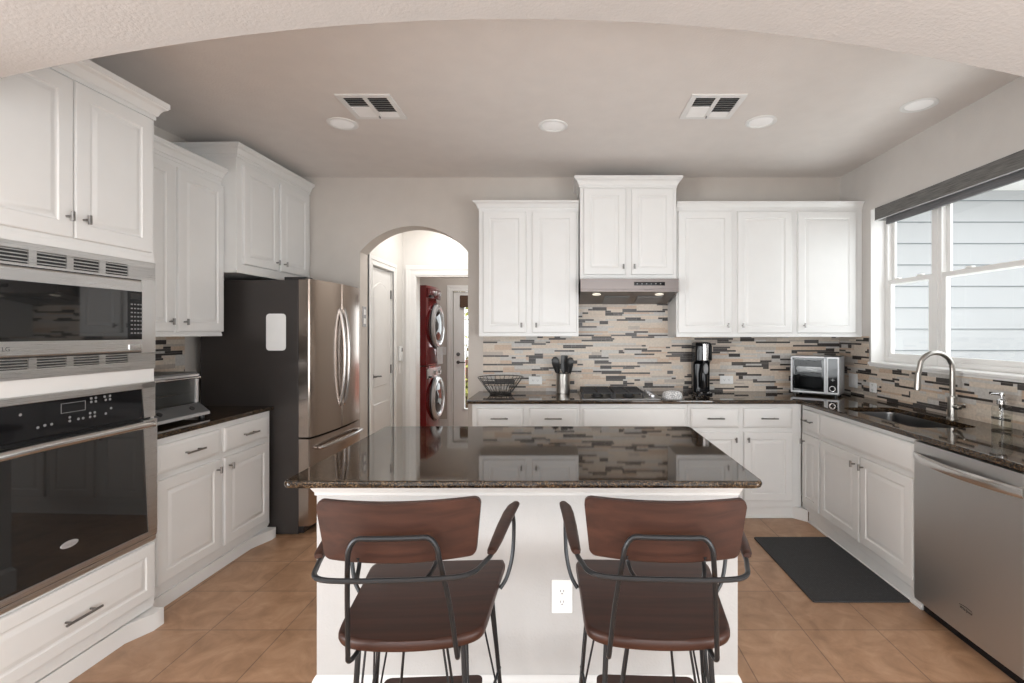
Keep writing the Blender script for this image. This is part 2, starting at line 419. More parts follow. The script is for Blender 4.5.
# hall door: slab facing +x with arched top panel and plank lower panel
def panel_door_mesh(W, H, t=.04):
    bm = B(); box(bm, 0, W, 0, t, 0.008, H, r=.002, seg=1)
    def outline(x0, x1, z0, z1, rise, n=12):
        p = [(x0, z0), (x1, z0)]
        if rise: p += [(x1+(x0-x1)*i/n, z1-rise+rise*math.sin(PI*i/n)**.7) for i in range(n+1)]
        else: p += [(x1, z1), (x0, z1)]
        return p
    for x0, x1, z0, z1, rise in [(.09, W-.09, .90, H-.13, .075), (.09, W-.09, .16, .74, 0)]:
        cx = (x0+x1)/2; cz = (z0+z1)/2
        def loop(ins, y):
            sx = (x1-x0-2*ins)/(x1-x0); sz = (z1-z0-2*ins)/(z1-z0)
            return [((x-cx)*sx+cx, y, (z-cz)*sz+cz) for x, z in outline(x0, x1, z0, z1, rise)]
        ring_loft(bm, [loop(0, -.0005), loop(.008, -.006), loop(.02, -.002), loop(.045, -.009)], False, True)
    return bm
d = thing('door_2', 'white two-panel interior door with an arched top panel in the hall', 'door'); del d['label']; del d['category']
d['kind'] = 'structure'; d.location = (-1.80, 4.605, 0); d.rotation_euler = (0, 0, PI/2)
obj('door_slab', panel_door_mesh(.56, 2.05), M['trimw'], d)
for z in (1.82, 1.05, .25):
    bx('hinge', M['pewter'], d, .548, .562, -.012, .0, z-.045, z+.045, r=.002)
bm = B(); lathe(bm, [(.026, 0), (.026, .008), (.01, .012), (.009, .04)], 16)
o = obj('rosette', bm, M['pewter'], d); o.location = (.06, 0, 1.01); o.rotation_euler = (PI/2, 0, 0)
bm = B(); tube(bm, smooth([(0, -.04, 0), (.02, -.045, .002), (.11, -.045, -.004)]), .008); o2 = obj('lever', bm, M['pewter'], d); o2.location = (.06, 0, 1.01)

# laundry exterior door with a glass lite
d = thing('door_1', '', 'door'); del d['label']; del d['category']; d['kind'] = 'structure'; d.location = (-1.64, 7.42, 0)
bm = B()
for a in [(0, .15, 0, 2.035), (.655, .805, 0, 2.035), (.15, .655, 0, .27), (.15, .655, 1.89, 2.035)]:
    box(bm, a[0], a[1], 0, .045, a[2]+.008, a[3])
for a in [(.135, .165, .255, 1.905), (.64, .67, .255, 1.905)]: box(bm, a[0], a[1], -.008, .05, a[2], a[3], r=.002)
for a in [(.135, .67, .255, .285), (.135, .67, 1.875, 1.905)]: box(bm, a[0], a[1], -.008, .05, a[2], a[3], r=.002)
obj('door_slab', bm, M['trimw'], d)
bx('glass_lite', M['glass'], d, .15, .655, .02, .026, .27, 1.89)
bx('woven_shade', M['brownshade'], d, .10, .70, -.045, -.010, 1.80, 1.98, r=.012)
for z, r in [(1.10, .028), (.98, .026)]:
    bm = B(); lathe(bm, [(r, 0), (r, .012), (.012, .018), (.012, .03)], 16); o = obj('lock_rosette', bm, M['pewter'], d); o.location = (.07, 0, z); o.rotation_euler = (PI/2, 0, 0)
bm = B(); tube(bm, [(.07, -.035, .98), (.19, -.04, .977)], .009); obj('lever', bm, M['pewter'], d)

# ------------------------------------------------------------------ outside
bm = B(); box(bm, -6, 9, 7.60, 14, -.25, -.15); box(bm, XR+.165, 9, -4, 7.6, -.25, -.15); struct('ground_outside', bm, M['ground'])
bm = B()
for k in range(16):
    z = -.15+.198*k+.03
    prism(bm, [(4.60, z), (4.578, z), (4.588, z+.198), (4.60, z+.198)], XR+.17, 6.6, 'x')
    box(bm, XR+.17, 6.6, 4.5785, 4.60, z-.006, z, mi=1)
struct('wall_outside_siding', bm, [M['siding'], M['sidshadow']])
bm = B(); box(bm, XR+.17, 6.8, 4.12, 4.70, 2.745, 2.775); box(bm, XR+.17, 6.8, 4.09, 4.12, 2.74, 2.93)
struct('trim_4', bm, M['fascia'])
bm = B(); box(bm, -4.5, 2, 11.6, 11.75, -.2, .78); struct('wall_outside_brick', bm, M['redwall'])
bm = B()
for i in range(900):
    a = random.random()*2*PI; e = (random.random()-.5)*PI; rr = .75+.3*random.random()
    p = Vector((math.cos(a)*math.cos(e)*rr*1.0, math.sin(a)*math.cos(e)*rr*.6, 1.5+math.sin(e)*rr*1.35))
    q = Matrix.Rotation(random.random()*6, 4, Vector((random.random(), random.random(), random.random()+.1)).normalized())
    s = .09
    v = [bm.verts.new(p+q @ Vector(c)*s) for c in [(-1, 0, 0), (0, -.45, .1), (1, 0, 0), (0, .45, .1)]]
    bm.faces.new(v)
t = thing('garden_shrub', 'yellow-green leafy shrub outside the glazed laundry door', 'shrub', (-2.0, 10.3, -.15))
obj('foliage', bm, M['leaf'], t)
bm = B()
for k in range(5): tube(bm, [(.05*k-.1, 0, 0), (.15*k-.3, .05*(k-2), 1.4)], [.03, .012])
obj('stem', bm, M['brownshade'], t)

# ------------------------------------------------------------------ window
def sash(bm, y0, y1, z0, z1, x, w=.032, t=.03):
    box(bm, x, x+t, y0+w, y1-w, z0, z0+w); box(bm, x, x+t, y0+w, y1-w, z1-w, z1)
    box(bm, x, x+t, y0, y0+w, z0, z1); box(bm, x, x+t, y1-w, y1, z0, z1)
zm = 1.815
for k, (y0, y1) in enumerate([(3.375, 3.895), (2.23, 3.345)]):
    bm = B(); x = 2.535
    for a in [(y0+.03, y1-.03, WZ0, WZ0+.035), (y0+.03, y1-.03, WZ1-.03, WZ1)]: box(bm, x, x+.05, *a)
    for a in [(y0, y0+.03, WZ0, WZ1), (y1-.03, y1, WZ0, WZ1)]: box(bm, x, x+.05, *a)
    o = struct('window_%d' % (k+1), bm, M['trimw'])
    bm = B(); sash(bm, y0+.0305, y1-.0305, WZ0+.0355, zm+.018, x+.004); obj('lower_sash', bm, M['trimw'], o)
    bm = B(); sash(bm, y0+.0305, y1-.0305, zm-.018, WZ1-.0305, x+.0345, t=.015); obj('upper_sash', bm, M['trimw'], o)
    bx('pane', M['glass'], o, x+.016, x+.020, y0+.055, y1-.055, WZ0+.055, zm-.005)
    bx('pane', M['glass'], o, x+.038, x+.042, y0+.055, y1-.055, zm+.01, WZ1-.055)
    ym = (y0+y1)/2
    for q in ((-.12, .12) if k == 0 else (-.3, .3)): bx('sash_lock', M['trimw'], o, x-.008, x+.02, ym+q-.025, ym+q+.025, zm+.016, zm+.030, r=.004)
bm = B(); box(bm, 2.53, 2.59, 3.3455, 3.3745, WZ0, WZ1-.005); struct('trim_5', bm, M['trimw'])
# bright painted jambs and sill
bm = B(); box(bm, XR-.001, 2.59, WY1-.0045, WY1+.004, WZ0, WZ1); box(bm, XR-.001, 2.59, WY0-.004, WY0+.004, WZ0, WZ1); box(bm, XR-.001, 2.59, WY0, WY1, WZ1-.004, WZ1+.004)
struct('trim_6', bm, M['trimw'])
bm = B(); box(bm, 2.405, 2.59, WY0-.03, WY1+.012, WZ0-.022, WZ0, r=.006, seg=3); box(bm, XR-.012, XR, WY0-.02, WY1+.005, WZ0-.035, WZ0-.02, r=.003)
struct('trim_7', bm, M['trimw'])
# valance and shade
t = thing('roman_shade', 'grey woven window shade with flat valance above the sink window', 'window shade', (2.40, 3.80, 2.25))
bm = B(); box(bm, 0, .014, -1.55, 0.012, .04, .136, r=.002); box(bm, .014, .10, .0, .012, .04, .136); obj('valance', bm, M['shade'], t)
bm = B(); box(bm, .045, .058, -1.52, -.055, -.002, .10, r=.003); box(bm, .040, .063, -1.52, -.055, -.004, .022, r=.005); obj('shade_cloth', bm, M['shade2'], t)
bx('valance_trim', M['silverp'], t, -.002, .014, -1.55, .012, .037, .041)

# ------------------------------------------------------------------ cabinetry
def front_panel(name, parent, x0, x1, z0, z1, raised=True, y=0, t=.02, frame=.055, m=None):
    """raised-panel door or drawer front; front faces -y, back plane at y"""
    def lp(i, dd): return [(x0+i, y-dd, z0+i), (x1-i, y-dd, z0+i), (x1-i, y-dd, z1-i), (x0+i, y-dd, z1-i)]
    f = min(frame, (x1-x0)*.28, (z1-z0)*.28)
    R = [lp(0, 0), lp(0, t-.007), lp(.003, t-.002), lp(.010, t)]
    if raised: R += [lp(f, t), lp(f+.005, t-.005), lp(f+.012, t-.006), lp(f+.030, t-.001), lp(f+.034, t)]
    else: R = [lp(0, 0), lp(0, t-.010), lp(.004, t-.005), lp(.014, t-.002), lp(.020, t)]
    bm = B(); ring_loft(bm, R)
    return obj(name, bm, m or M['white'], parent, ang=20)
def knob(parent, x, z, y=-.02):
    bm = B(); tube(bm, [(x, y, z), (x, y-.024, z)], .005); tube(bm, [(x, y-.028, z-.019), (x, y-.028, z+.019)], .007)
    return obj('knob', bm, M['hardware'], parent)
def pull(parent, x, z, y=-.02, w=.13):
    bm = B()
    for s in (-1, 1): tube(bm, [(x+s*w*.34, y, z), (x+s*w*.34, y-.026, z)], .0045)
    tube(bm, [(x-w/2, y-.030, z), (x+w/2, y-.030, z)], .0055)
    return obj('pull_handle', bm, M['hardware'], parent)
def crown(parent, W, D, z, h=.085, e=.045, left=True, right=True, m=None):
    prof = [(0, 0), (.006, 0), (.006, .018), (.012, .022), (.016, .035), (.026, .052), (.038, .060), (.041, .066), (e, .068), (e, h)]
    bm = B(); R = []
    for o_, zz in prof:
        zz = zz*h/.085; a = -o_ if left else 0; b_ = W+o_ if right else W
        R.append([(a, -o_, z+zz), (b_, -o_, z+zz), (b_, D, z+zz), (a, D, z+zz)])
    ring_loft(bm, R); return obj('crown_molding', bm, m or M['white'], parent, ang=25)
def base_cab(label, loc, rz, W, D=.57, drawers=(), doors=(), falses=(), H=.885, toe=(-.004, .10), toe_x=None, group='white base cabinets', name='base_cabinet', feet=None, open_top=False):
    t = thing(name, label, 'cabinet', loc, rz, None)
    if open_top:
        bm = B(); box(bm, 0, W, 0, .02, .095, H); box(bm, 0, .018, .02, D, .095, H); box(bm, W-.018, W, .02, D, .095, H); box(bm, .018, W-.018, D-.01, D, .095, H); box(bm, .018, W-.018, .02, D-.01, .095, .113)
        obj('cabinet_body', bm, M['white'], t)
    else: bx('cabinet_body', M['white'], t, 0, W, 0, D, .095, H, r=.002, seg=1)
    bm = B(); a, b_ = toe_x or (0, W); box(bm, a, b_, .015, D, 0, .095); box(bm, a, b_, .008, .02, 0, .012, r=.003); box(bm, a, b_, .006, .02, .082, .095, r=.003)
    if feet:
        for fx0, fx1 in feet: prism(bm, [(fx0, .015), (fx0+.0, -.03), (fx1, -.03), (fx1, .015)], 0, .085)
        
    obj('toe_kick', bm, M['white'], t)
    for x0, x1, z0, z1 in drawers:
        d_ = front_panel('drawer', t, x0, x1, z0, z1, False); pull(d_, (x0+x1)/2, (z0+z1)/2, w=min(.13, (x1-x0)*.55))
    for x0, x1, z0, z1, kx in doors:
        d_ = front_panel('door', t, x0, x1, z0, z1); knob(d_, kx, z1-.055)
    for x0, x1, z0, z1 in falses: front_panel('false_front', t, x0, x1, z0, z1, False)
    return t
def wall_cab(label, loc, rz, W, D, z0, z1, doors, cl=True, cr=True, ch=.085, e=.045, cw=None, body_x=None):
    t = thing('upper_cabinet', label, 'cabinet', loc, rz)
    a, b_ = body_x or (0, W)
    bm = B(); box(bm, a, b_, 0, D, z0, z1, r=.002, seg=1); box(bm, a, b_, -.004, .03, z0, z0+.018, r=.002, seg=1)
    obj('cabinet_body', bm, M['white'], t)
    crown(t, W, D, z1-.002, ch, e, cl, cr)
    for x0, x1, dz0, dz1, kx in doors:
        d_ = front_panel('door', t, x0, x1, dz0, dz1); knob(d_, kx, dz0+.06)
    return t

# --- left run (local frame: x along the run away from the camera, front faces the room)
# tall oven cabinet
tY0, tY1 = 1.60, 2.385; TW = tY1-tY0; lx = lambda d: d-.05-tY0
t = thing('tall_oven_cabinet', 'tall white cabinet housing microwave and wall oven at far left', 'cabinet', L(-2.07, tY0), RL)
bm = B(); TD = .60
OV0, OV1, MW0, MW1 = .423, 1.192, 1.255, 1.770
for z0, z1 in [(.10, OV0), (OV1, MW0), (MW1, 2.475)]: box(bm, 0, TW, 0, TD, z0, z1)
for x0, x1 in [(0, .022), (TW-.022, TW)]: box(bm, x0, x1, 0, TD, OV0, OV1); box(bm, x0, x1, 0, TD, MW0, MW1)
box(bm, 0, TW, TD-.02, TD, OV0, MW1); box(bm, 0, TW, -.004, .02, MW1, MW1+.03, r=.002)
obj('cabinet_body', bm, M['white'], t)
bm = B(); box(bm, 0, TW-.0, .02, TD, 0, .10)
# scribed base board with the angled foot at the end
prism(bm, [(0, -.002), (TW-.16, -.002), (TW-.06, -.05), (TW, -.05), (TW, .1), (0, .1)], 0, .082)
box(bm, 0, TW, .0, .02, .088, .10, r=.002)
obj('toe_kick', bm, M['white'], t)
d_ = front_panel('drawer', t, .012, TW-.012, .145, .405, True, frame=.05); pull(d_, lx(2.045), .263, w=.15)
xm = lx(2.032)
for x0, x1, kx in [(.008, xm-.003, xm-.035), (xm+.003, TW-.025, xm+.035)]:
    d_ = front_panel('door', t, x0, x1, 1.818, 2.465, frame=.06); knob(d_, kx, 1.90)
crown(t, TW, TD, 2.473, .09, .045, False, True)

# wall oven
t = thing('built_in_oven', 'built-in stainless wall oven with black glass door below the microwave', 'oven', L(-2.07, tY0+.03), RL)
OWd = TW-.036
bm = B(); box(bm, .01, OWd-.012, .0, .56, OV0+.01, OV1-.01); obj('oven_body', bm, M['black'], t)
bm = B()   # stainless control surround
box(bm, 0, OWd, -.012, .0, 1.162, OV1, r=.003); box(bm, 0, .035, -.012, .0, 1.02, 1.165); 
prism(bm, [(OWd, 1.022), (OWd, 1.19), (OWd-.075, 1.19), (OWd-.062, 1.022)], -.012, 0, 'y')
obj('control_frame', bm, M['steel'], t)
pn = bx('control_panel', M['blackgloss'], t, .035, OWd-.068, -.009, 0, 1.022, 1.163, r=.002)
bm = B(); x = lx(1.92)-.03
def ring2(bm, x0, x1, z0, z1, y, w):
    for a in [(x0, x1, z0, z0+w), (x0, x1, z1-w, z1), (x0, x0+w, z0, z1), (x1-w, x1, z0, z1)]: box(bm, a[0], a[1], y-.0008, y, a[2], a[3])
ring2(bm, lx(1.985)-.03, lx(2.085)-.03, 1.105, 1.145, -.0094, .002)
obj('display', bm, M['grey'], pn)
for dd, z in [(1.84, 1.125), (1.90, 1.066), (1.925, 1.07), (1.95, 1.07), (2.02, 1.07), (2.02, 1.085), (2.055, 1.072), (2.075, 1.072), (2.105, 1.072), (2.105, 1.088), (2.125, 1.072), (2.125, 1.088),
              (2.11, 1.135), (2.13, 1.135), (2.11, 1.15), (2.13, 1.15), (2.175, 1.075), (2.175, 1.135), (2.20, 1.095), (2.17, 1.15), (2.195, 1.135), (2.195, 1.15)]:
    xx = lx(dd)-.03; bm = B(); tube(bm, [(xx, -.0092, z), (xx, -.0102, z)], .0055, 10); obj('button', bm, M['grey'], pn)
# door: stainless frame columns + glass
dr = bx('oven_door', M['ovenglass'], t, .012, OWd-.012, -.018, -.002, OV0+.045, 1.012, r=.003)
bm = B()
prism(bm, [(OWd, OV0+.03), (OWd, 1.012), (OWd-.075, 1.012), (OWd-.048, OV0+.05)], -.022, -.002, 'y')
box(bm, 0, OWd, -.022, -.002, OV0+.024, OV0+.05, r=.003)
prism(bm, [(0, OV0+.03), (.022, OV0+.05), (.022, 1.012), (0, 1.012)], -.022, -.002, 'y')
obj('door_frame', bm, M['steel'], dr)
bm = B(); tube(bm, smooth([(.02, -.045, .990), (.15, -.062, .998), (OWd/2, -.068, 1.0), (OWd-.15, -.062, .998), (OWd-.055, -.045, .990)]), .018, 12)
for xx in (.03, OWd-.06): tube(bm, [(xx, -.018, .985), (xx, -.05, .988)], .013, 10)
obj('door_handle', bm, M['steelb'], dr)
bm = B(); box(bm, 0, OWd, -.016, 0, OV0-.004, OV0+.02, r=.003); obj('bottom_vent', bm, M['steel'], t)
bx('vent_slot', M['black'], t, .0, OWd, -.018, -.0, OV0+.0215, OV0+.028)
lgx = lx(2.01)-.03
bm = B(); rg = [[(lgx+.036*k*math.cos(a), y, .573+.0145*k*math.sin(a)) for a in [2*PI*i/28 for i in range(28)]] for y, k in [(-.018, 1), (-.0205, .97), (-.021, .9)]]
ring_loft(bm, rg); lg = obj('maker_badge', bm, M['silverp'], dr)
text_mesh('badge_lettering', 'Whirlpool', .0155, M['grey'], lg, (lgx, -.0212, .573), (PI/2, 0, 0), .2)

# microwave with trim kit
t = thing('microwave_oven', 'built-in stainless microwave with louvred trim above the wall oven', 'microwave', L(-2.07, tY0+.024), RL)
MWW = TW-.026; o_ = .024
bx('oven_body', M['black'], t, .03, MWW-.03, .0, .45, MW0+.03, MW1-.03)
slots = [(0-.0, 32), (40, 70), (76.6, 102.5), (108.5, 131)]
def sx(px): 
    dd = 2.05*F/(575-px); return lx(dd)-o_
bm = B(); zb = [(1.735, 4), (1.300, 4)]
# frame pieces
box(bm, 0, MWW, -.010, 0, 1.742, MW1, r=.002); box(bm, 0, MWW, -.010, 0, 1.672, 1.690, r=.002)
box(bm, 0, MWW, -.010, 0, MW0, 1.293, r=.002); box(bm, 0, MWW, -.010, 0, 1.334, 1.345, r=.002)
box(bm, MWW-.075, MWW, -.009, 0, 1.34, 1.675); box(bm, 0, .045, -.009, 0, 1.34, 1.675)
for z0, z1 in [(1.689, 1.743), (1.292, 1.335)]:
    edges = [0]+[v for a, b_ in [(8-.0, 8)] for v in ()]
    for a, b_ in [(32, 40), (70, 76.6), (102.5, 108.5)]: box(bm, sx(a), sx(b_), -.009, 0, z0, z1)
    box(bm, sx(131), MWW, -.009, 0, z0, z1); box(bm, 0, .035, -.009, 0, z0, z1)
    nl = 4
    for k in range(nl):
        zc = z0+(z1-z0)*(k+.5)/nl
        prism(bm, [(-.009, zc-.001), (-.004, zc+.003), (-.004, zc+.0045), (-.009, zc+.0025)], 0, MWW, 'x')
# ribbed end bands
for z0, z1 in [(1.70, 1.765), (1.262, 1.30)]:
    for k in range(4): box(bm, 0, MWW, -.0235, -.02, z0+(z1-z0)*(k+.4)/4+ (.043 if z0 > 1.6 else -.012)*.0, z0+(z1-z0)*(k+.5)/4)  if False else None
obj('trim_kit', bm, M['steel'], t)
bx('louver_backing', M['nearblack'], t, .01, MWW-.01, -.004, .002, MW0+.02, MW1-.02)
MX1 = lx(2.345)-o_; MX0 = lx(1.70)-o_+.0
bx('door_gap_or_gasket', M['nearblack'], t, MX0-.004, MX1+.005, -.0115, -.006, 1.335, 1.680)  # dark outline painted in for the shaded gap around the microwave door
bx('side_strip', M['steelb'], t, MX1+.006, MWW-.004, -.0118, -.008, 1.336, 1.682)
bm = B(); box(bm, MX0, MX1, -.026, -.004, 1.34, 1.675, r=.008, seg=3); dr = obj('microwave_door', bm, M['steel'], t)
gx1 = lx(2.262)-o_
bx('door_glass', M['ovenglass'], dr, MX0+.05, gx1, -.028, -.02, 1.398, 1.622, r=.001)
cp = bx('control_panel', M['blackgloss'], dr, gx1+.001, MX1-.008, -.0285, -.02, 1.398, 1.622, r=.001)
bm = B(); 
for r_ in range(8):
    for c_ in range(4):
        x = gx1+.015+c_*.017; z = 1.425+r_*.019; box(bm, x, x+.010, -.0291, -.0284, z, z+.006)
obj('keypad', bm, M['grey'], cp)
bx('display', M['nearblack'], cp, gx1+.015, MX1-.02, -.0291, -.0284, 1.585, 1.612)
bx('open_button', M['steelb'], dr, gx1+.008, MX1-.012, -.0295, -.02, 1.352, 1.376, r=.002)
lgx = lx(1.779)-o_
bm = B(); tube(bm, [(lgx-.028, -.0262, 1.37), (lgx-.028, -.0272, 1.37)], .009, 20); lg = obj('maker_badge', bm, M['dkgrey'], dr)
text_mesh('badge_lettering', 'LG', .022, M['dkgrey'], lg, (lgx, -.0263, 1.37), (PI/2, 0, 0))

# base cabinet, counter, wall cabinet of the left run
bY0, bY1 = 2.387, 3.410; BW = bY1-bY0; bxl = lambda d: d-.05-bY0
t = base_cab('white base cabinet with two drawers and two doors left of the refrigerator', L(-2.135, bY0), RL, BW, .60,
    drawers=[(bxl(2.51), bxl(2.96), .705, .852), (bxl(2.995), bxl(3.425), .705, .852)],
    doors=[(bxl(2.51), bxl(2.96), .14, .672, bxl(2.96)-.035), (bxl(2.995), bxl(3.425), .14, .672, bxl(2.995)+.035)])
bm = B(); prism(bm, [(.0, .005), (BW-.19, .005), (BW-.05, -.045), (BW, -.045), (BW, .02), (0, .02)], 0, .07); obj('base_board', bm, M['white'], t)
def slab_edge(bm, outline, z0=.887, z1=.915, r=.006):
    """granite slab from an outline (list of xy, ccw) with an eased edge"""
    n = len(outline); P = [Vector(p) for p in outline]
    def off(d):
        out = []
        for i in range(n):
            a = (P[i]-P[i-1]).normalized(); b_ = (P[(i+1) % n]-P[i]).normalized()
            na = Vector((a.y, -a.x)); nb = Vector((b_.y, -b_.x)); k = (na+nb); k = k/ max(.3, k.dot(na)) if k.length > 1e-6 else na
            out.append(P[i]-k*d)
        return out
    R = []
    for d, z in [(r, z0), (r*.3, z0+r*.3), (0, z0+r), (0, z1-r), (r*.3, z1-r*.3), (r, z1)]:
        R.append([(p.x, p.y, z) for p in off(d)])
    return ring_loft(bm, R)
bm = B(); slab_edge(bm, [(0, -.024), (BW+.010, -.024), (BW+.010, .618), (0, .618)])
o = obj('countertop', bm, M['granite'], None); o.location = L(-2.135, bY0); o.rotation_euler = (0, 0, RL)
tag(o, 'dark granite countertop on the left base cabinet beside the refrigerator', 'countertop')
wall_cab('white two-door wall cabinet above the silver toaster oven', L(-2.415, bY0), RL, 3.328-bY0, .338, 1.405, 2.462,
    [(.0+.03, bxl(2.955), 1.435, 2.43, bxl(2.955)-.035), (bxl(2.987), bxl(3.375), 1.435, 2.43, bxl(2.987)+.04)], False, False)
wall_cab('white two-door cabinet mounted above the refrigerator', L(-2.315, 3.332), RL, .935, .435, 1.84, 2.635,
    [(.055, .455, 1.905, 2.592, .42), (.485, .885, 1.905, 2.592, .52)], True, False)

# refrigerator
t = thing('refrigerator', 'stainless french-door refrigerator with dark grey side and bottom freezer', 'refrigerator', L(-1.95, 3.44), RL)
FW = .828
bm = B(); box(bm, 0, FW, 0, .70, .008, 1.80, r=.004); obj('case', bm, M['fridgeside'], t)
bx('base_grille', M['black'], t, .02, FW-.02, -.03, .02, .01, .06)
def fdoor(name, x0, x1, z0, z1):
    prof = []
    n = 10
    for i in range(n+1):
        x = x0+(x1-x0)*i/n; u = (x-FW/2)/(FW/2); prof.append((x, -.083-.035*(1-u*u)))
    out = [(x0, -.005)]+[(x0, prof[0][1]+.01), (x0+.006, prof[0][1]+.002)]+prof[1:-1]+[(x1-.006, prof[-1][1]+.002), (x1, prof[-1][1]+.01), (x1, -.005)]
    bm = B(); prism(bm, out, z0, z1); return obj(name, bm, M['steelf'], t, ang=30)
fl = fdoor('fresh_food_door', 0, FW/2-.003, .69, 1.808); fr_ = fdoor('fresh_food_door', FW/2+.003, FW, .69, 1.808)
fz = fdoor('freezer_drawer', 0, FW, .065, .676)
for s, par in ((-1, fl), (1, fr_)):
    x = FW/2+s*.036
    bm = B(); tube(bm, smooth([(x, -.108, .86), (x, -.125, .90), (x, -.148, 1.05), (x, -.156, 1.24), (x, -.148, 1.43), (x, -.125, 1.58), (x, -.108, 1.62)]), .014, 10)
    obj('door_handle', bm, M['fridgebar'], par)
bm = B(); tube(bm, smooth([(.09, -.10, .60), (.11, -.135, .603), (FW/2, -.165, .608), (FW-.11, -.135, .603), (FW-.09, -.10, .60)]), .014, 10); obj('drawer_handle', bm, M['fridgebar'], fz)
for hx0 in (0, FW-.09): bx('hinge_cover', M['black'], t, hx0, hx0+.09, -.06, .10, 1.797, 1.822, r=.006)
# magnet board on the fridge side
mb = B(); 
def rrect(x0, x1, z0, z1, r, n=6):
    p = []
    for cx, cz, a0 in [(x1-r, z0+r, -PI/2), (x1-r, z1-r, 0), (x0+r, z1-r, PI/2), (x0+r, z0+r, PI)]:
        for i in range(n+1): a = a0+PI/2*i/n; p.append((cx+r*math.cos(a), cz+r*math.sin(a)))
    return p
prism(mb, rrect(-.07, .07, -.13, .13, .025), -.004, .0, 'y'); o = obj('memo_board', mb, M['whitep'])
o.location = L(-2.105, 3.4385, 1.432); o.rotation_euler = (0, 0, -TH); tag(o, 'blank white rounded memo board on the dark side of the refrigerator', 'memo board')

# --- back run
bc = lambda px, d=3.78: (px-563)*d/F
base_cab('white base cabinet with two drawers under the wire bowl and utensil crock', (-.697, 3.80, 0), 0, .697+bc(580, 3.8), .535,
    drawers=[(.697+bc(476.4), .697+bc(523), .700, .850), (.697+bc(529), .697+bc(577.5), .700, .850)],
    doors=[(.697+bc(476.4), .697+bc(523), .14, .668, .697+bc(523)-.035), (.697+bc(529), .697+bc(577.5), .14, .668, .697+bc(529)+.035)])
x0 = bc(580, 3.8)+.001; x1 = bc(687.5, 3.8)
base_cab('white base cabinet with one wide false front beneath the gas cooktop', (x0, 3.80, 0), 0, x1-x0, .535,
    falses=[(bc(583)-x0, bc(686)-x0, .700, .850)], doors=[(bc(583)-x0, bc(634)-x0, .14, .668, bc(634)-x0-.035), (bc(636)-x0, bc(686)-x0, .14, .668, bc(636)-x0+.035)])
x0 = x1+.001; x1 = 1.83
base_cab('white two-drawer base cabinet in the back right corner below the black soda machine', (x0, 3.80, 0), 0, x1-x0, .535,
    drawers=[(bc(690.5)-x0, bc(739.5)-x0, .700, .850), (bc(744)-x0, bc(793)-x0, .700, .850)],
    doors=[(bc(690.5)-x0, bc(739.5)-x0, .14, .668, bc(739.5)-x0-.03), (bc(744)-x0, bc(793)-x0, .14, .668, bc(744)-x0+.03)])
# diagonal piece of toe board in the corner
bm = B(); prism(bm, [(1.765, 3.816), (1.846, 3.816), (1.846, 3.73)], 0, .09); struct('trim_8', bm, M['white'])
# wall cabinets
wall_cab('white two-door wall cabinet left of the range hood', (-.682, 4.012, 0), 0, .808, .326, 1.397, 2.425,
    [(bc(482.7, 3.99)+.682, bc(526, 3.99)+.682, 1.428, 2.405, bc(526, 3.99)+.682-.035), (bc(532, 3.99)+.682, bc(576.5, 3.99)+.682, 1.428, 2.405, bc(532, 3.99)+.682+.035)], True, False, ch=.075)
hx = bc(579.9, 3.955)
wall_cab('taller white two-door wall cabinet directly above the range hood', (hx, 3.962, 0), 0, bc(676.4, 3.955)-hx, .376, 1.853, 2.590,
    [(bc(583.7, 3.94)-hx, bc(626, 3.94)-hx, 1.892, 2.588-.01, bc(626, 3.94)-hx-.022), (bc(631.5, 3.94)-hx, bc(673.5, 3.94)-hx, 1.892, 2.578, bc(631.5, 3.94)-hx+.022)], True, True, ch=.085)
rx = .917
wall_cab('white three-door wall cabinet between range hood and window wall', (rx, 4.012, 0), 0, XR-rx-.002, .326, 1.392, 2.43,
    [(bc(677.9, 3.99)-rx+.004, bc(732, 3.99)-rx, 1.425, 2.408, bc(732, 3.99)-rx-.035), (bc(738, 3.99)-rx, bc(792.3, 3.99)-rx, 1.425, 2.408, bc(738, 3.99)-rx+.035),
     (bc(798.3, 3.99)-rx, bc(856.5, 3.99)-rx, 1.425, 2.408, bc(798.3, 3.99)-rx+.045)], False, False, ch=.07, e=.02)

# --- right run: origin at the far end, local x runs towards the camera
yr = lambda px, x=1.815: x*F/(px-563)
y0 = 3.795
base_cab('narrow white base cabinet with one drawer in the corner beside the sink cabinet', (1.835, y0, 0), RR, y0-3.522, .57,
    drawers=[(.03, y0-yr(818), .700, .850)], doors=[(.03, y0-yr(818), .14, .668, .075)], toe_x=(.07, y0-3.522))
y1 = 3.521
base_cab('wide white sink base cabinet with blank front and two doors facing the mat', (1.835, y1, 0), RR, y1-2.552, .57, open_top=True,
    falses=[(y1-3.508, y1-2.565, .700, .855)], doors=[(y1-3.50, y1-3.045, .14, .668, y1-3.045-.035), (y1-3.03, y1-2.575, .14, .668, y1-3.03+.035)])
y1 = 1.938
base_cab('white end base cabinet between dishwasher and arch', (1.835, y1, 0), RR, .27, .57,
    drawers=[(.02, .25, .700, .850)], doors=[(.02, .25, .14, .668, .06)])

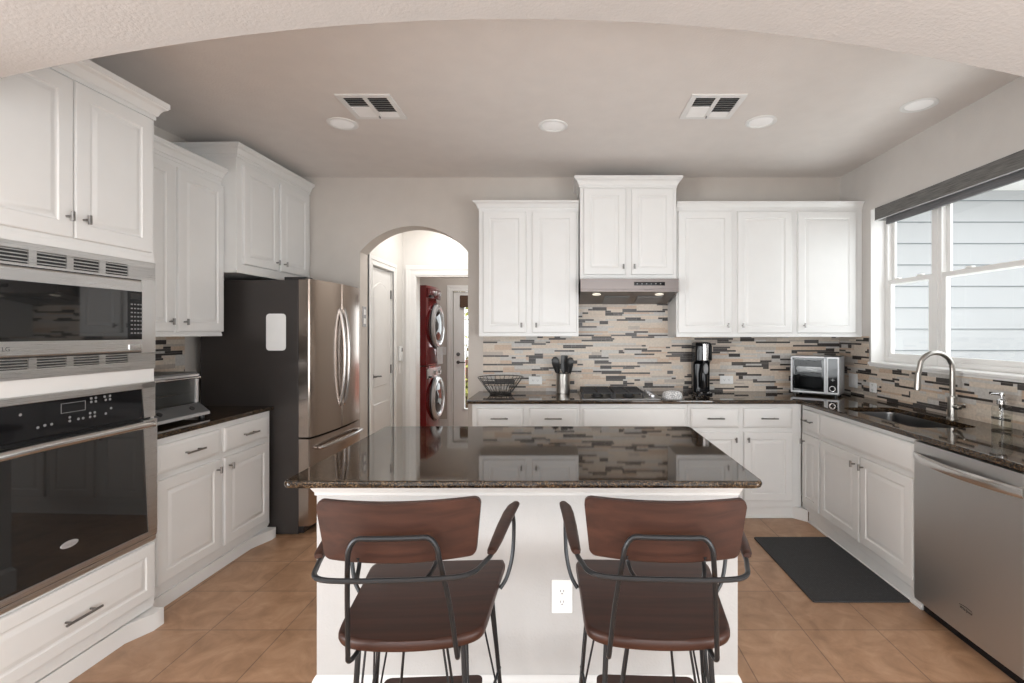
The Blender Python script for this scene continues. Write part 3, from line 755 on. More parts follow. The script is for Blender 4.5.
# dishwasher
t = thing('dishwasher', 'brushed stainless dishwasher with bowed bar handle in the right run', 'dishwasher', (1.835, 2.546, 0), RR)
DWW = .604
bx('tub_body', M['black'], t, .005, DWW-.005, .0, .55, .10, .878)
bx('toe_kick', M['blackgloss'], t, .0, DWW, .02, .08, .0, .068)
def bowed(x0, x1, z0, z1, ys, yd, n=12):
    rings = []
    for i in range(n+1):
        x = x0+(x1-x0)*i/n; u = 2*i/n-1; y = ys-yd*(1-u*u)
        rings.append([(x, 0, z0), (x, y, z0), (x, y, z1), (x, 0, z1)])
    return rings
bm = B(); ring_loft(bm, bowed(0, DWW, .068, .875, -.028, .004)); 
dr = obj('dishwasher_door', bm, M['steeldw'], t)
bm = B(); R = []
for i in range(17):
    x = DWW*i/16; u = 2*i/16-1; y = -.030-.045*(1-u*u)**.8; zc = .80
    R.append([(x, y+.012, zc-.020), (x, y, zc-.022), (x, y-.006, zc-.006), (x, y-.006, zc+.010), (x, y, zc+.022), (x, y+.012, zc+.020)])
ring_loft(bm, R); obj('door_handle', bm, M['steelb'], dr)
lb = B()
tube(lb, [((.295+.07*s_), -.0335, .198+.004*math.sin(PI*s_)) for s_ in [i/10 for i in range(11)]], .0012, 6)
lg = obj('maker_mark', lb, M['nearblack'], dr)
text_mesh('mark_lettering', 'Whirlpool', .0165, M['nearblack'], lg, (.33, -.0325, .187), (PI/2, 0, 0), .25)

# --- L-shaped counter with sink cut-out
XC = 1.796; YC = 3.76; SX0, SX1, SY0, SY1 = 1.905, 2.265, 2.675, 3.40
bm = B()
# slab pieces joined around the sink: outer ring outline and inner ring outline
outer = [(-.737, YC), (XC-.012, YC), (XC, YC-.012), (XC, 1.665), (XR-.002, 1.665), (XR-.002, DW-.002), (-.737, DW-.002)]
def off(P, d):
    P = [Vector(p) for p in P]; n = len(P); out = []
    for i in range(n):
        a = (P[i]-P[i-1]).normalized(); b_ = (P[(i+1) % n]-P[i]).normalized()
        na = Vector((a.y, -a.x)); nb = Vector((b_.y, -b_.x)); k = na+nb; k = k/max(.3, k.dot(na)); out.append(P[i]-k*d)
    return out
outer = list(reversed(outer)) if sum((outer[i][0]*outer[(i+1) % 7][1]-outer[(i+1) % 7][0]*outer[i][1]) for i in range(7)) < 0 else outer
inner = [(p[0], p[1]) for p in rrect(SX0, SX1, SY0, SY1, .06, 6)]
def mkring(pts, z): return [bm.verts.new((p[0], p[1], z)) for p in pts]
prof = [(.006, .885), (.0018, .8868), (0, .891), (0, .909), (.0018, .9132), (.006, .915)]
rings = [mkring(off(outer, d), z) for d, z in prof]
for a, b_ in zip(rings, rings[1:]):
    for i in range(len(a)):
        j = (i+1) % len(a); bm.faces.new([a[i], a[j], b_[j], b_[i]])
ib = mkring(inner, .885); it = mkring(inner, .915)
for i in range(len(ib)):
    j = (i+1) % len(ib); bm.faces.new([ib[i], it[i], it[j], ib[j]])
from mathutils.geometry import tessellate_polygon
for oo, ii in ((rings[0], ib), (rings[-1], it)):
    vs = oo+ii
    for tr in tessellate_polygon([[v.co.copy() for v in oo], [v.co.copy() for v in ii]]): bm.faces.new([vs[k] for k in tr])
o = obj('countertop', bm, M['granite']); tag(o, 'L-shaped dark granite countertop along the back wall and under the window', 'countertop')

# sink
t = thing('kitchen_sink', 'undermount stainless steel sink basin in the right counter', 'sink', ((SX0+SX1)/2, (SY0+SY1)/2, .885))
cx, cy = (SX0+SX1)/2, (SY0+SY1)/2; hx_, hy_ = (SX1-SX0)/2, (SY1-SY0)/2
bm = B(); R = []
for e, z, r in [(.025, -.001, .07), (-.004, -.001, .06), (-.006, -.01, .06), (-.012, -.17, .06), (-.03, -.19, .06), (-.13, -.195, .03)]:
    R.append([(p[0], p[1], z) for p in rrect(-hx_-e, hx_+e, -hy_-e, hy_+e, r, 6)])
R2 = [[(p[0], p[1], z-.003) for p in rrect(-hx_-e-.003, hx_+e+.003, -hy_-e-.003, hy_+e+.003, r, 6)] for e, z, r in [(-.13, -.195, .03), (-.03, -.19, .06), (-.012, -.17, .06), (-.006, -.012, .06)]]
ring_loft(bm, R+R2, False, False)
bm.faces.new([bm.verts.new((p[0], p[1], -.195)) for p in rrect(-hx_+.125, hx_-.125, -hy_+.125, hy_-.125, .03, 6)])
obj('basin', bm, M['steelsink'], t)
bm = B(); lathe(bm, [(.045, 0), (.045, .003), (.03, .004), (.01, -.002)], 20, 0, 0); o = obj('drain', bm, M['chrome'], t); o.location = (0, 0, -.193)

# faucet
t = thing('kitchen_faucet', 'brushed nickel gooseneck faucet standing behind the sink', 'faucet', (2.325, 2.955, .915))
bm = B(); lathe(bm, [(.030, 0), (.030, .006), (.025, .010), (.024, .13), (.018, .135)], 24); obj('faucet_base', bm, M['nickel'], t)
bm = B(); pts = [(0, 0, .12), (0, 0, .285)]+[(-.10+.10*math.cos(a), 0, .295+.10*math.sin(a)) for a in [PI*i/14 for i in range(1, 13)]]+[(-.205, 0, .26)]
tube(bm, pts, .0145, 14); obj('spout', bm, M['nickel'], t)
bm = B(); tube(bm, [(-.2045, 0, .275), (-.2095, 0, .18)], [.0155, .019], 14); tube(bm, [(-.2095, 0, .18), (-.210, 0, .172)], [.015, .015], 14); obj('spray_head', bm, M['nickel'], t)
bm = B(); tube(bm, [(0, 0, .075), (.0, -.055, .075)], .016, 14); tube(bm, [(0, -.05, .075), (-.005, -.075, .082), (-.01, -.10, .10)], [.012, .006, .005], 10); obj('lever_handle', bm, M['nickel'], t)

# soap dispenser
t = thing('soap_dispenser', 'clear glass soap bottle with chrome pump beside the faucet', 'soap dispenser', (2.325, 2.622, .915))
bm = B(); lathe(bm, [(.040, .0), (.043, .004), (.043, .115), (.038, .125), (.020, .130), (.018, .138)], 28, cap1=False); obj('bottle', bm, M['bottleglass'], t)
bm = B(); lathe(bm, [(.038, .004), (.039, .075), (.039, .076)], 28); obj('liquid_soap', bm, M['soap'], t)
bm = B(); lathe(bm, [(.021, .134), (.023, .136), (.023, .158), (.012, .163), (.006, .166), (.006, .184), (.014, .186), (.014, .195), (.008, .198)], 20); tube(bm, [(0, 0, .19), (-.045, .01, .19), (-.052, .012, .183)], .004); tube(bm, [(0, 0, .14), (0, 0, .02)], .003)
obj('pump', bm, M['chrome'], t)
# small black and chrome object at the picture's right edge
t = thing('scrubber_holder', 'small black and chrome sink scrubber holder at the right picture edge', 'scrubber holder', (2.32, 2.425, .915))
bm = B(); lathe(bm, [(.046, 0), (.050, .006), (.048, .022), (.036, .030)], 24); obj('dish', bm, M['chrome'], t)
bm = B(); lathe(bm, [(.036, .028), (.040, .034), (.036, .054), (.018, .066), (.006, .07)], 24); obj('scrubber', bm, M['blackgloss'], t)

# ------------------------------------------------------------------ mosaic backsplash
def mosaic(name, W, H, seed, dark=.2):
    rnd = random.Random(seed); u = .0150; g = .0011
    cw = .0125; nc = int(math.ceil(W/cw)); nr = int(math.ceil(H/u)); occ = [[False]*nc for _ in range(nr)]
    bm = B(); f = bm.faces.new([bm.verts.new(p) for p in [(0, 0, 0), (W, 0, 0), (W, 0, H), (0, 0, H)]]); f.material_index = 7
    for r in range(nr):
        c = 0
        while c < nc:
            if occ[r][c]: c += 1; continue
            run = 0
            while c+run < nc and not occ[r][c+run]: run += 1
            dk = rnd.random() < dark*1.7
            h = 1
            if dk: ln = rnd.choice([3, 4, 6, 8, 10, 12, 14]); h = 2 if (rnd.random() < .22) else 1
            else: ln = rnd.choice([8, 12, 14, 18, 22]); h = 2 if rnd.random() < .35 else 1
            ln = min(ln, run)
            if h == 2 and (r+1 >= nr or any(occ[r+1][c+k] for k in range(ln))): h = 1
            for a in range(h):
                for k in range(ln): occ[r+a][c+k] = True
            x0_, x1_ = c*cw+g/2, min(W, (c+ln)*cw-g/2); z0_, z1_ = r*u+g/2, min(H, (r+h)*u-g/2)
            if z1_-z0_ > .002 and x1_-x0_ > .002:
                y = -.002
                v = [bm.verts.new(p) for p in [(x0_, y, z0_), (x1_, y, z0_), (x1_, y, z1_), (x0_, y, z1_)]]
                f = bm.faces.new(v)
                f.material_index = rnd.choice([5, 5, 6]) if dk else rnd.choice([0, 0, 1, 2, 2, 3, 3, 4])
                vb = [bm.verts.new(p) for p in [(x0_, 0, z0_), (x1_, 0, z0_), (x1_, 0, z1_), (x0_, 0, z1_)]]
                for i in range(4):
                    j = (i+1) % 4; q = bm.faces.new([v[i], vb[i], vb[j], v[j]]); q.material_index = f.material_index
            c += ln
    me = bpy.data.meshes.new(name); bm.to_mesh(me); bm.free()
    for m in TILES+[M['caulk']]: me.materials.append(m)
    o = bpy.data.objects.new(name, me); C.objects.link(o); o['kind'] = 'structure'; return o
o = mosaic('wall_backsplash_back', XR+.70-.006, .482, 11); o.location = (-.70, DW-.0065, .915)
o = mosaic('wall_backsplash_hood', .80, .29, 13); o.location = (.12, DW-.0060, 1.3955)
o = mosaic('wall_backsplash_right', DW-1.665-.006, .262, 17); o.location = (XR-.0065, DW-.006, .915); o.rotation_euler = (0, 0, RR)
o = mosaic('wall_backsplash_corner', DW-3.915-.004, .222, 19); o.location = (XR-.0065, DW-.004, 1.177); o.rotation_euler = (0, 0, RR)
o = mosaic('wall_backsplash_left', BW+.01, .487, 23); o.location = L(XL+.0065, bY0, .915); o.rotation_euler = (0, 0, RL)

# ------------------------------------------------------------------ range hood
t = thing('range_hood', 'stainless under-cabinet range hood above the cooktop', 'range hood', (.138, 3.85, 0))
HW = .762
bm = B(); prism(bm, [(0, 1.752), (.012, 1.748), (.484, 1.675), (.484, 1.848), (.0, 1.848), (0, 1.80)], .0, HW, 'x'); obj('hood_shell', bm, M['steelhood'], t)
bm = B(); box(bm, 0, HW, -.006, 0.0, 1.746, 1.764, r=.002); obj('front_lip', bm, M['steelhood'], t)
sw = bx('control_strip', M['blackgloss'], t, .415, .655, -.003, .0, 1.795, 1.822, r=.001)
for k in range(6): bm = B(); tube(bm, [(.44+.036*k, -.003, 1.8085), (.44+.036*k, -.0042, 1.8085)], .005, 10); obj('button', bm, M['grey'], sw)
for x in (.13, .63):
    bm = B(); lathe(bm, [(.034, 0), (.034, -.004), (.024, -.005)], 20); o = obj('hood_lamp', bm, M['hoodlamp'], t); o.location = (x, .10, 1.7345); o.rotation_euler = (-.152, 0, 0)
for x in (.20, .47):
    bm = B(); box(bm, x, x+.20, .17, .40, 0, .004)
    for v in bm.verts: v.co.z += 1.748-.1547*(v.co.y-.012)-.006
    obj('grease_filter', bm, M['grey'], t)

# cooktop
t = thing('gas_cooktop', 'black and stainless gas cooktop set into the back counter', 'cooktop', (.450, 4.03, .915))
bm = B(); prism(bm, rrect(-.315, .315, -.235, .235, .02), .0, .006); obj('cooktop_plate', bm, M['pewter'], t)
for bx_, by in [(-.18, .11), (-.18, -.11), (.07, .11), (.07, -.11)]:
    bm = B(); lathe(bm, [(.048, .010), (.048, .018), (.034, .020), (.034, .030), (.02, .032)], 20, bx_, by); obj('burner', bm, M['grate'], t)
for cx_, w_ in [(-.185, .238), (.062, .238)]:
    bm = B()
    for yy in (-.2, .2): box(bm, cx_-w_/2, cx_+w_/2, yy-.008, yy+.008, .040, .052, r=.002)
    for xx in (-w_/2, w_/2-.014): box(bm, cx_+xx, cx_+xx+.014, -.205, .205, .040, .052, r=.002)
    for yy in (-.11, 0, .11): box(bm, cx_-w_/2, cx_+w_/2, yy-.006, yy+.006, .040, .054, r=.002)
    box(bm, cx_-.006, cx_+.006, -.2, .2, .040, .054, r=.002)
    for xx in (-w_/2+.007, w_/2-.007):
        for yy in (-.19, .19, 0): box(bm, cx_+xx-.008, cx_+xx+.008, yy-.008, yy+.008, .008, .044)
    obj('grate', bm, M['grate'], t)
for k in range(4):
    bm = B(); lathe(bm, [(.020, .010), (.019, .028), (.015, .031)], 16, .25, -.16+.10*k); obj('control_knob', bm, M['silverp'], t)
# patterned pot holder next to the cooktop
bm = B(); R = []
for k in range(7):
    z = [0, .012, .030, .045, .055, .060, .061][k]; s = [1, 1.03, 1, .9, .72, .45, .1][k]
    R.append([(.075*s*math.cos(a)*(1+.08*math.sin(3*a)), .05*s*math.sin(a)*(1+.1*math.cos(2*a)), z) for a in [2*PI*i/24 for i in range(24)]])
ring_loft(bm, R); o = obj('oven_mitt', bm, M['potholder']); o.location = (.852, 3.87, .915); o.rotation_euler = (0, 0, -.3)
tag(o, 'crumpled grey and white patterned cloth mitt right of the cooktop', 'oven mitt')

# wire bowl
t = thing('wire_fruit_bowl', 'empty black wire bowl on the left end of the back counter', 'bowl', (-.52, 4.12, .915))
bm = B(); 
def bowl(rr): return [(.085, .008), (.105, .03), (.145, .085), (.188, .142)]
bp = bowl(0)
for k in range(28):
    a = 2*PI*k/28; a2 = a+.16
    tube(bm, [(r*math.cos(a+(a2-a)*i/3), r*math.sin(a+(a2-a)*i/3), z) for i, (r, z) in enumerate(bp)], .0016, 5)
for k in range(14):
    a = 2*PI*k/14; a2 = a-.3
    tube(bm, [(r*math.cos(a+(a2-a)*i/3), r*math.sin(a+(a2-a)*i/3), z) for i, (r, z) in enumerate(bp)], .0016, 5)
obj('wire_sides', bm, M['black'], t)
for nm, r, z, th in [('rim_ring', .188, .142, .0035), ('base_ring', .085, .006, .005), ('middle_ring', .145, .085, .002)]:
    bm = B(); tube(bm, [(r*math.cos(2*PI*i/36), r*math.sin(2*PI*i/36), z) for i in range(36)], th, 6, closed=True); obj(nm, bm, M['black'], t)
bm = B()
for k in range(6): a = PI*k/6; tube(bm, [(.085*math.cos(a), .085*math.sin(a), .006), (-.085*math.cos(a), -.085*math.sin(a), .006)], .0016, 5)
obj('wire_bottom', bm, M['black'], t)

# utensil crock + utensils (each its own thing)
UC = (.0, 4.20, .915)
bm = B(); lathe(bm, [(.055, 0), (.057, .004), (.057, .164), (.059, .168), (.054, .168), (.053, .01)], 32, cap1=True)
o = obj('utensil_crock', bm, M['nickel']); o.location = UC; tag(o, 'polished steel utensil crock on the back counter beside the bowl', 'crock')
utens = [('cooking_spoon', -.035, -.012, -18, .30, 'round', 'black cooking spoon leaning leftmost in the steel crock', .0),
         ('spatula', .0, .026, 4, .305, 'flat', 'black spatula standing upright in the middle of the steel crock', .3),
         ('serving_ladle', .036, -.012, 17, .295, 'round', 'black spoon leaning rightmost in the steel crock', -.3)]
for nm, ux_, uy_, tilt, ln, kind, lab, rz in utens:
    t = thing(nm, lab, 'utensil', (UC[0]+ux_*.4, UC[1]+uy_, UC[2]+.014)); t.rotation_euler = (0, math.radians(tilt*.62), rz)
    bm = B(); tube(bm, [(0, 0, 0), (0, 0, ln-.09)], .006, 8); obj('handle', bm, M['black'], t)
    bm = B()
    if kind == 'round': ring_loft(bm, [[(w_*math.cos(a), .006*math.sin(a)+.01*((z-ln+.05)/.05)**2, z) for a in [2*PI*i/14 for i in range(14)]] for w_, z in [(.008, ln-.155), (.020, ln-.13), (.033, ln-.06), (.030, ln-.02), (.012, ln-.002)]])
    else: ring_loft(bm, [[(w_*math.cos(a), .004*math.sin(a), z) for a in [2*PI*i/14 for i in range(14)]] for w_, z in [(.008, ln-.155), (.026, ln-.13), (.032, ln-.01), (.028, ln)]])
    obj('head', bm, M['black'], t)

# soda machine
t = thing('soda_machine', 'tall slim black sparkling water maker on the back counter', 'soda machine', (1.165, 4.16, .915))
def sq(w_, y0_, y1_, z, r=.03): return [(p[0], p[1], z) for p in rrect(-w_, w_, y0_, y1_, r, 5)]
bm = B(); ring_loft(bm, [sq(.069, -.10, .10, 0), sq(.070, -.10, .10, .006), sq(.070, -.10, .10, .012), sq(.068, -.097, .095, .016)]); obj('base', bm, M['blackgloss'], t)
bm = B(); ring_loft(bm, [sq(.070, -.02, .095, .02), sq(.070, -.02, .095, .25), sq(.070, -.04, .095, .27), sq(.070, -.085, .092, .285), sq(.069, -.088, .088, .40), sq(.064, -.07, .082, .427), sq(.055, -.05, .07, .434)]); obj('tower', bm, M['blackgloss'], t)
bm = B(); ring_loft(bm, [[(x*s, y, z) for x, y in [(-.026, 0), (-.022, -.012), (0, -.018), (.022, -.012), (.026, 0)]] for z, s, y in [(.285, .9, 0), (.42, 1, 0)]])
o = obj('front_plate', bm, M['fridgebar'], t); o.location = (.008, -.082, 0)
bm = B(); lathe(bm, [(.030, .05), (.033, .06), (.033, .17), (.026, .21), (.015, .25), (.014, .275)], 20, .006, -.045); obj('bottle', bm, M['blackgloss'], t)
bm = B(); ring_loft(bm, [[(x*s+o2_, -.079, z) for x, z in [(0, 0)]] for s, o2_ in []] or [[(.022*math.cos(a)+.012-.25*0, -.080+.002*math.sin(a)*0, .215+.045*math.sin(a)) for a in [2*PI*i/20 for i in range(20)]], [(.018*math.cos(a)+.012, -.086, .215+.04*math.sin(a)) for a in [2*PI*i/20 for i in range(20)]]]); obj('bottle_label', bm, M['dkgrey'], t)
bm = B(); 
for x in (-.025, .03): lathe(bm, [(.008, .015), (.008, .018), (.004, .020)], 10, x, -.085)
obj('foot_light', bm, M['silverp'], t)

# right toaster oven (air-fryer oven), in the corner at 38 degrees
A = math.radians(-38)
t = thing('convection_oven', 'silver countertop convection oven with black glass door in the right corner', 'toaster oven', (1.892, 4.116, .915), A)
W_, D_, H_ = .358, .245, .322
bm = B()
box(bm, 0, W_, .012, D_, H_-.012, H_, r=.004); box(bm, 0, W_, .012, D_, .018, .034, r=.003); box(bm, 0, .012, .012, D_, .018, H_, r=.003); box(bm, W_*.72, W_, .012, D_, .018, H_, r=.004); box(bm, 0, W_, D_-.01, D_, .018, H_, r=.003)
obj('oven_shell', bm, M['toastsilver'], t)
bm = B()
for x in (.03, W_-.03):
    for y in (.03, D_-.03): lathe(bm, [(.014, 0), (.012, .02)], 12, x, y)
obj('foot', bm, M['black'], t)
bx('interior_rack', M['toastsilver'], t, .02, W_*.71, .03, D_-.02, .15, .154); bx('interior_lining', M['dkgrey'], t, .014, W_*.715, D_-.018, D_-.012, .03, H_-.015)
bx('baking_tray', M['steelb'], t, .03, W_*.70, .04, D_-.03, .185, .235, r=.004)
bm = B(); x1_ = W_*.735
for a in [(0, x1_, .022, .036), (0, x1_, H_-.016, H_-.002), (0, .014, .022, H_-.002), (x1_-.014, x1_, .022, H_-.002)]: box(bm, a[0], a[1], 0, .012, a[2], a[3], r=.002)
dr = obj('oven_door', bm, M['toastsilver'], t)
bx('door_glass', M['toastglass'], dr, .012, x1_-.012, .003, .008, .034, H_-.014)
bm = B(); ring2(bm, .014, x1_-.014, .036, H_-.016, .003, .016); obj('glass_border', bm, M['blackgloss'], dr)
bm = B(); box(bm, x1_+.004, W_, 0, .012, .022, H_-.002, r=.002); cpn = obj('control_panel', bm, M['toastsilver'], t)
bx('panel_glass', M['blackgloss'], cpn, x1_+.016, W_-.012, -.001, .002, .036, H_-.016, r=.001)
xk = (x1_+.004+W_)/2
bm = B(); tube(bm, [(xk, -.001, .068), (xk, -.016, .068)], .023, 24); obj('control_knob', bm, M['chrome'], cpn)
bm = B(); tube(bm, [(xk, -.016, .068), (xk, -.018, .068)], .017, 24); obj('knob_face', bm, M['blackgloss'], cpn)
bx('fan_icon', M['toastsilver'], cpn, xk-.012, xk+.012, -.0016, -.001, .135, .138); bx('fan_icon', M['toastsilver'], cpn, xk-.0015, xk+.0015, -.0016, -.001, .125, .148)

# left toaster oven
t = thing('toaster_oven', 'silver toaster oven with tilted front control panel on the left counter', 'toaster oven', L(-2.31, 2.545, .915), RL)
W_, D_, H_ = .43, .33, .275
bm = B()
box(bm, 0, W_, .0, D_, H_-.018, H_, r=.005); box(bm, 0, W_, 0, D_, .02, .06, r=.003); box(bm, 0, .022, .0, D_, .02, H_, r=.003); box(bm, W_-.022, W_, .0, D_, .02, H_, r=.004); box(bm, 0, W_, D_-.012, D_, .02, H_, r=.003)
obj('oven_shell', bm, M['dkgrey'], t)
bm = B(); prism(bm, [(-.07, .02), (.0, .02), (.0, .088), (-.012, .088), (-.074, .038)], 0.0, W_, 'x'); cpn = obj('control_panel', bm, M['dkgrey'], t)
bm = B(); prism(bm, [(-.078, .019), (-.066, .019), (-.066, .036), (-.078, .036)], 0, W_, 'x'); obj('panel_lip', bm, M['silverp'], cpn)
bm = B()
for x in (.10, .33):
    tube(bm, [(x, -.042, .063), (x, -.047, .070)], .014, 16)
obj('panel_button', bm, M['nearblack'], cpn)
bm = B()
for x in (.03, W_-.03):
    for y in (-.05, D_-.03): lathe(bm, [(.016, 0), (.013, .021)], 12, x, y)
obj('foot', bm, M['black'], t)
bx('interior_lining', M['dkgrey'], t, .023, W_-.023, D_-.018, D_-.013, .062, H_-.02); bx('crumb_tray', M['steelb'], t, .023, W_-.023, .02, D_-.02, .062, .066)
dr = bx('door_glass', M['glass'], t, .024, W_-.024, -.006, .0, .092, H_-.03)
bm = B(); box(bm, .0, W_, -.012, .004, H_-.035, H_-.012, r=.003); box(bm, W_-.028, W_-.004, -.010, .0, .09, H_-.02, r=.002); box(bm, .004, .028, -.010, .0, .09, H_-.02, r=.002); obj('door_frame', bm, M['silverp'], dr)
bm = B(); tube(bm, [(.03, -.035, H_-.03), (W_-.03, -.035, H_-.03)], .008, 10)
for x in (.05, W_-.05): tube(bm, [(x, -.01, H_-.03), (x, -.035, H_-.03)], .005, 8)
obj('door_handle', bm, M['chrome'], dr)
bm = B()
for k in range(8): tube(bm, [(.025, .04+.035*k, .15), (W_-.025, .04+.035*k, .15)], .002, 6)
tube(bm, [(.025, .03, .15), (W_-.025, .03, .15)], .003, 6)
obj('wire_rack', bm, M['chrome'], t)

# ------------------------------------------------------------------ island
t = thing('kitchen_island', 'white kitchen island base with painted panel facing the stools', 'island', (-.135, 2.3, 0))
IX0, IX1, IY0, IY1 = -.93+.135, .66+.135, 1.87-2.3, 2.68-2.3
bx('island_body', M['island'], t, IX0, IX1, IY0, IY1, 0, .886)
bm = B(); R = []
for e, z in [(0, .815), (.006, .818), (.006, .828), (.014, .842), (.018, .85), (.018, .8865)]:
    R.append([(IX0-e, IY0-e, z), (IX1+e, IY0-e, z), (IX1+e, IY1+e, z), (IX0-e, IY1+e, z)])
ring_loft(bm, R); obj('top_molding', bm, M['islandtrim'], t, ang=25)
bm = B(); R = []
for e, z in [(.014, 0), (.014, .115), (.010, .125), (.006, .132), (.002, .138)]:
    R.append([(IX0-e, IY0-e, z), (IX1+e, IY0-e, z), (IX1+e, IY1+e, z), (IX0-e, IY1+e, z)])
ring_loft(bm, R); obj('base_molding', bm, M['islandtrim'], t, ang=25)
bm = B(); q = rrect(-.981, .702, 1.715, 2.73, .035, 5)
slab_edge(bm, q, .8875, .915, .012); o = obj('island_countertop', bm, M['granite']); tag(o, 'large polished dark granite top on the kitchen island', 'countertop')

# outlets
def outlet(name, label, loc, rz, w_=.07, h=.115, horiz=False, kind='outlet', group=None):
    t = thing(name, label, kind, loc, rz)
    if horiz: w_, h = h, w_
    bm = B(); R = []
    for e, y in [(0, 0), (0, -.004), (.003, -.006)]:
        R.append([(p[0], y, p[1]) for p in rrect(-w_/2+e, w_/2-e, -h/2+e, h/2-e, .004, 3)])
    ring_loft(bm, R); obj('cover_plate', bm, M['whitep'], t)
    for s in (-1, 1):
        px_, pz = (s*.02, 0) if horiz else (0, s*.02)
        bm = B(); tube(bm, [(px_, -.004, pz), (px_, -.008, pz)], .0165, 20); rc = obj('receptacle', bm, M['whitep'], t)
        bm = B(); 
        for dx in (-.006, .006): box(bm, px_+dx-.001, px_+dx+.001, -.0086, -.0078, pz-.001, pz+.007)
        tube(bm, [(px_, -.0078, pz-.007), (px_, -.0086, pz-.007)], .0025, 8)
        obj('slots', bm, M['nearblack'], rc)
    return t
outlet('power_outlet', 'white duplex outlet on the island panel between the stools', (-.0035, 1.8695, .436), 0, .078, .125)
outlet('power_outlet', 'white outlet on the mosaic between wire bowl and steel crock', (-.241, DW-.009, 1.01), 0, horiz=True)
outlet('power_outlet', 'white outlet on the mosaic right of the black soda machine', (1.43, DW-.009, 1.015), 0, horiz=True)
def switch(label, loc, rz, n, w_=.12, h=.115):
    t = thing('light_switch', label, 'light switch', loc, rz)
    bm = B(); R = []
    for e, y in [(0, 0), (0, -.004), (.003, -.006)]: R.append([(p[0], y, p[1]) for p in rrect(-w_/2+e, w_/2-e, -h/2+e, h/2-e, .004, 3)])
    ring_loft(bm, R); obj('cover_plate', bm, M['whitep'], t)
    for k in range(n):
        x = (k-(n-1)/2)*.046; bx('rocker', M['offwhite'], t, x-.016, x+.016, -.009, -.004, -.033, .033, r=.002)
    return t
switch('white double switch plate on the right mosaic wall beside the convection oven', (XR-.009, 4.12, 1.03), RR, 2)
outlet('power_outlet', 'white outlet on the right mosaic wall left of the faucet', (XR-.009, 3.855, 1.00), RR, .085, .075, horiz=False)
t = thing('light_switch', 'brushed double switch plate on the arch jamb beside the refrigerator', 'light switch', (AX0+.001, 4.425, 1.57), PI/2)
bm = B(); R = []
for e, y in [(0, 0), (0, -.004), (.003, -.006)]: R.append([(p[0], y, p[1]) for p in rrect(-.04+e, .04-e, -.09+e, .09-e, .004, 3)])
ring_loft(bm, R); obj('cover_plate', bm, M['silverp'], t)
for z in (-.04, .04): bx('rocker', M['whitep'], t, -.018, .018, -.009, -.004, z-.025, z+.025, r=.002)
t = thing('wall_phone', 'small white wall intercom beside the hall door casing', 'intercom', (-1.779, 5.38, 1.22), PI/2)
bx('intercom_body', M['whitep'], t, -.035, .035, -.03, 0, -.10, .06, r=.008); bx('intercom_screen', M['grey'], t, -.02, .02, -.032, -.028, .0, .04); bx('intercom_plate', M['offwhite'], t, -.028, .028, -.008, 0, -.24, -.12, r=.002)
t = thing('light_switch', 'white switch plate on the laundry wall beside the dryer', 'light switch', (-1.78, 7.399, 1.15), 0)
bm = B(); prism(bm, rrect(-.035, .035, -.058, .058, .004, 3), -.006, 0, 'y'); obj('cover_plate', bm, M['whitep'], t); bx('rocker', M['offwhite'], t, -.016, .016, -.009, -.004, -.033, .033, r=.002)

# ------------------------------------------------------------------ ceiling fixtures
def can_light(x, y, label, r=.097):
    t = thing('recessed_ceiling_light', label, 'ceiling light', (x, y, CH), 0, 'recessed ceiling lights')
    bm = B(); lathe(bm, [(r, .0), (r, -.004), (r-.008, -.008), (r-.020, -.006), (r-.026, .0)], 36, cap0=False, cap1=False); obj('trim_ring', bm, M['whitep'], t)
    bm = B(); lathe(bm, [(r-.024, -.0012), (r-.03, -.004), (.05, -.006), (.001, -.0065)], 36); obj('lens', bm, M['lamp'], t)
can_light(-1.433, 3.218, 'recessed ceiling light beside the left ceiling vent')
can_light(-.066, 3.251, 'recessed ceiling light in the middle of the ceiling between the vents')
can_light(1.275, 3.188, 'recessed ceiling light just right of the right ceiling vent')
can_light(2.125, 2.955, 'recessed ceiling light nearest the window wall')
def vent(x, y, label, flip):
    t = thing('ceiling_vent', label, 'ceiling vent', (x, y, CH), PI if flip else 0, 'ceiling vents')
    h = .158
    bm = B()
    for a in [(-h, h, -h, -h+.03), (-h, h, h-.03, h), (-h, -h+.03, -h+.03, h-.03), (h-.03, h, -h+.03, h-.03)]: box(bm, a[0], a[1], a[2], a[3], -.008, 0)
    box(bm, -.012, .012, -h+.03, h-.03, -.008, 0); obj('vent_frame', bm, M['whitep'], t)
    bx('vent_backing', M['nearblack'], t, -h+.02, h-.02, -h+.02, h-.02, -.0012, -.0002)
    bm = B(); n = 11
    for k in range(n):
        yy = -h+.036+k*(2*h-.072)/(n-1)
        for s, (xa_, xb_) in enumerate([(-h+.03, -.012), (.012, h-.03)]):
            tl = .0045 if (yy < (0 if s == 0 else .05)) else -.0045
            prism(bm, [(yy-tl, -.0075), (yy-tl+.0015, -.0075), (yy+tl+.0015, -.0012), (yy+tl, -.0012)], xa_, xb_, 'x')
    obj('louver', bm, M['whitep'], t)
    bx('damper_lever', M['grey'], t, -.003, .003, h-.05, h-.03, -.018, -.006)
vent(-1.145, 2.976, 'square white ceiling vent above the refrigerator side', False)
vent(.895, 2.976, 'square white ceiling vent on the right half of the ceiling', False)

# ------------------------------------------------------------------ floor mat
bm = B(); prism(bm, rrect(1.325, 1.842, 2.62, 3.44, .012, 4), .0, .009); o = obj('kitchen_mat', bm, M['rug']); tag(o, 'charcoal textured rubber mat on the tiles before the sink', 'floor mat')

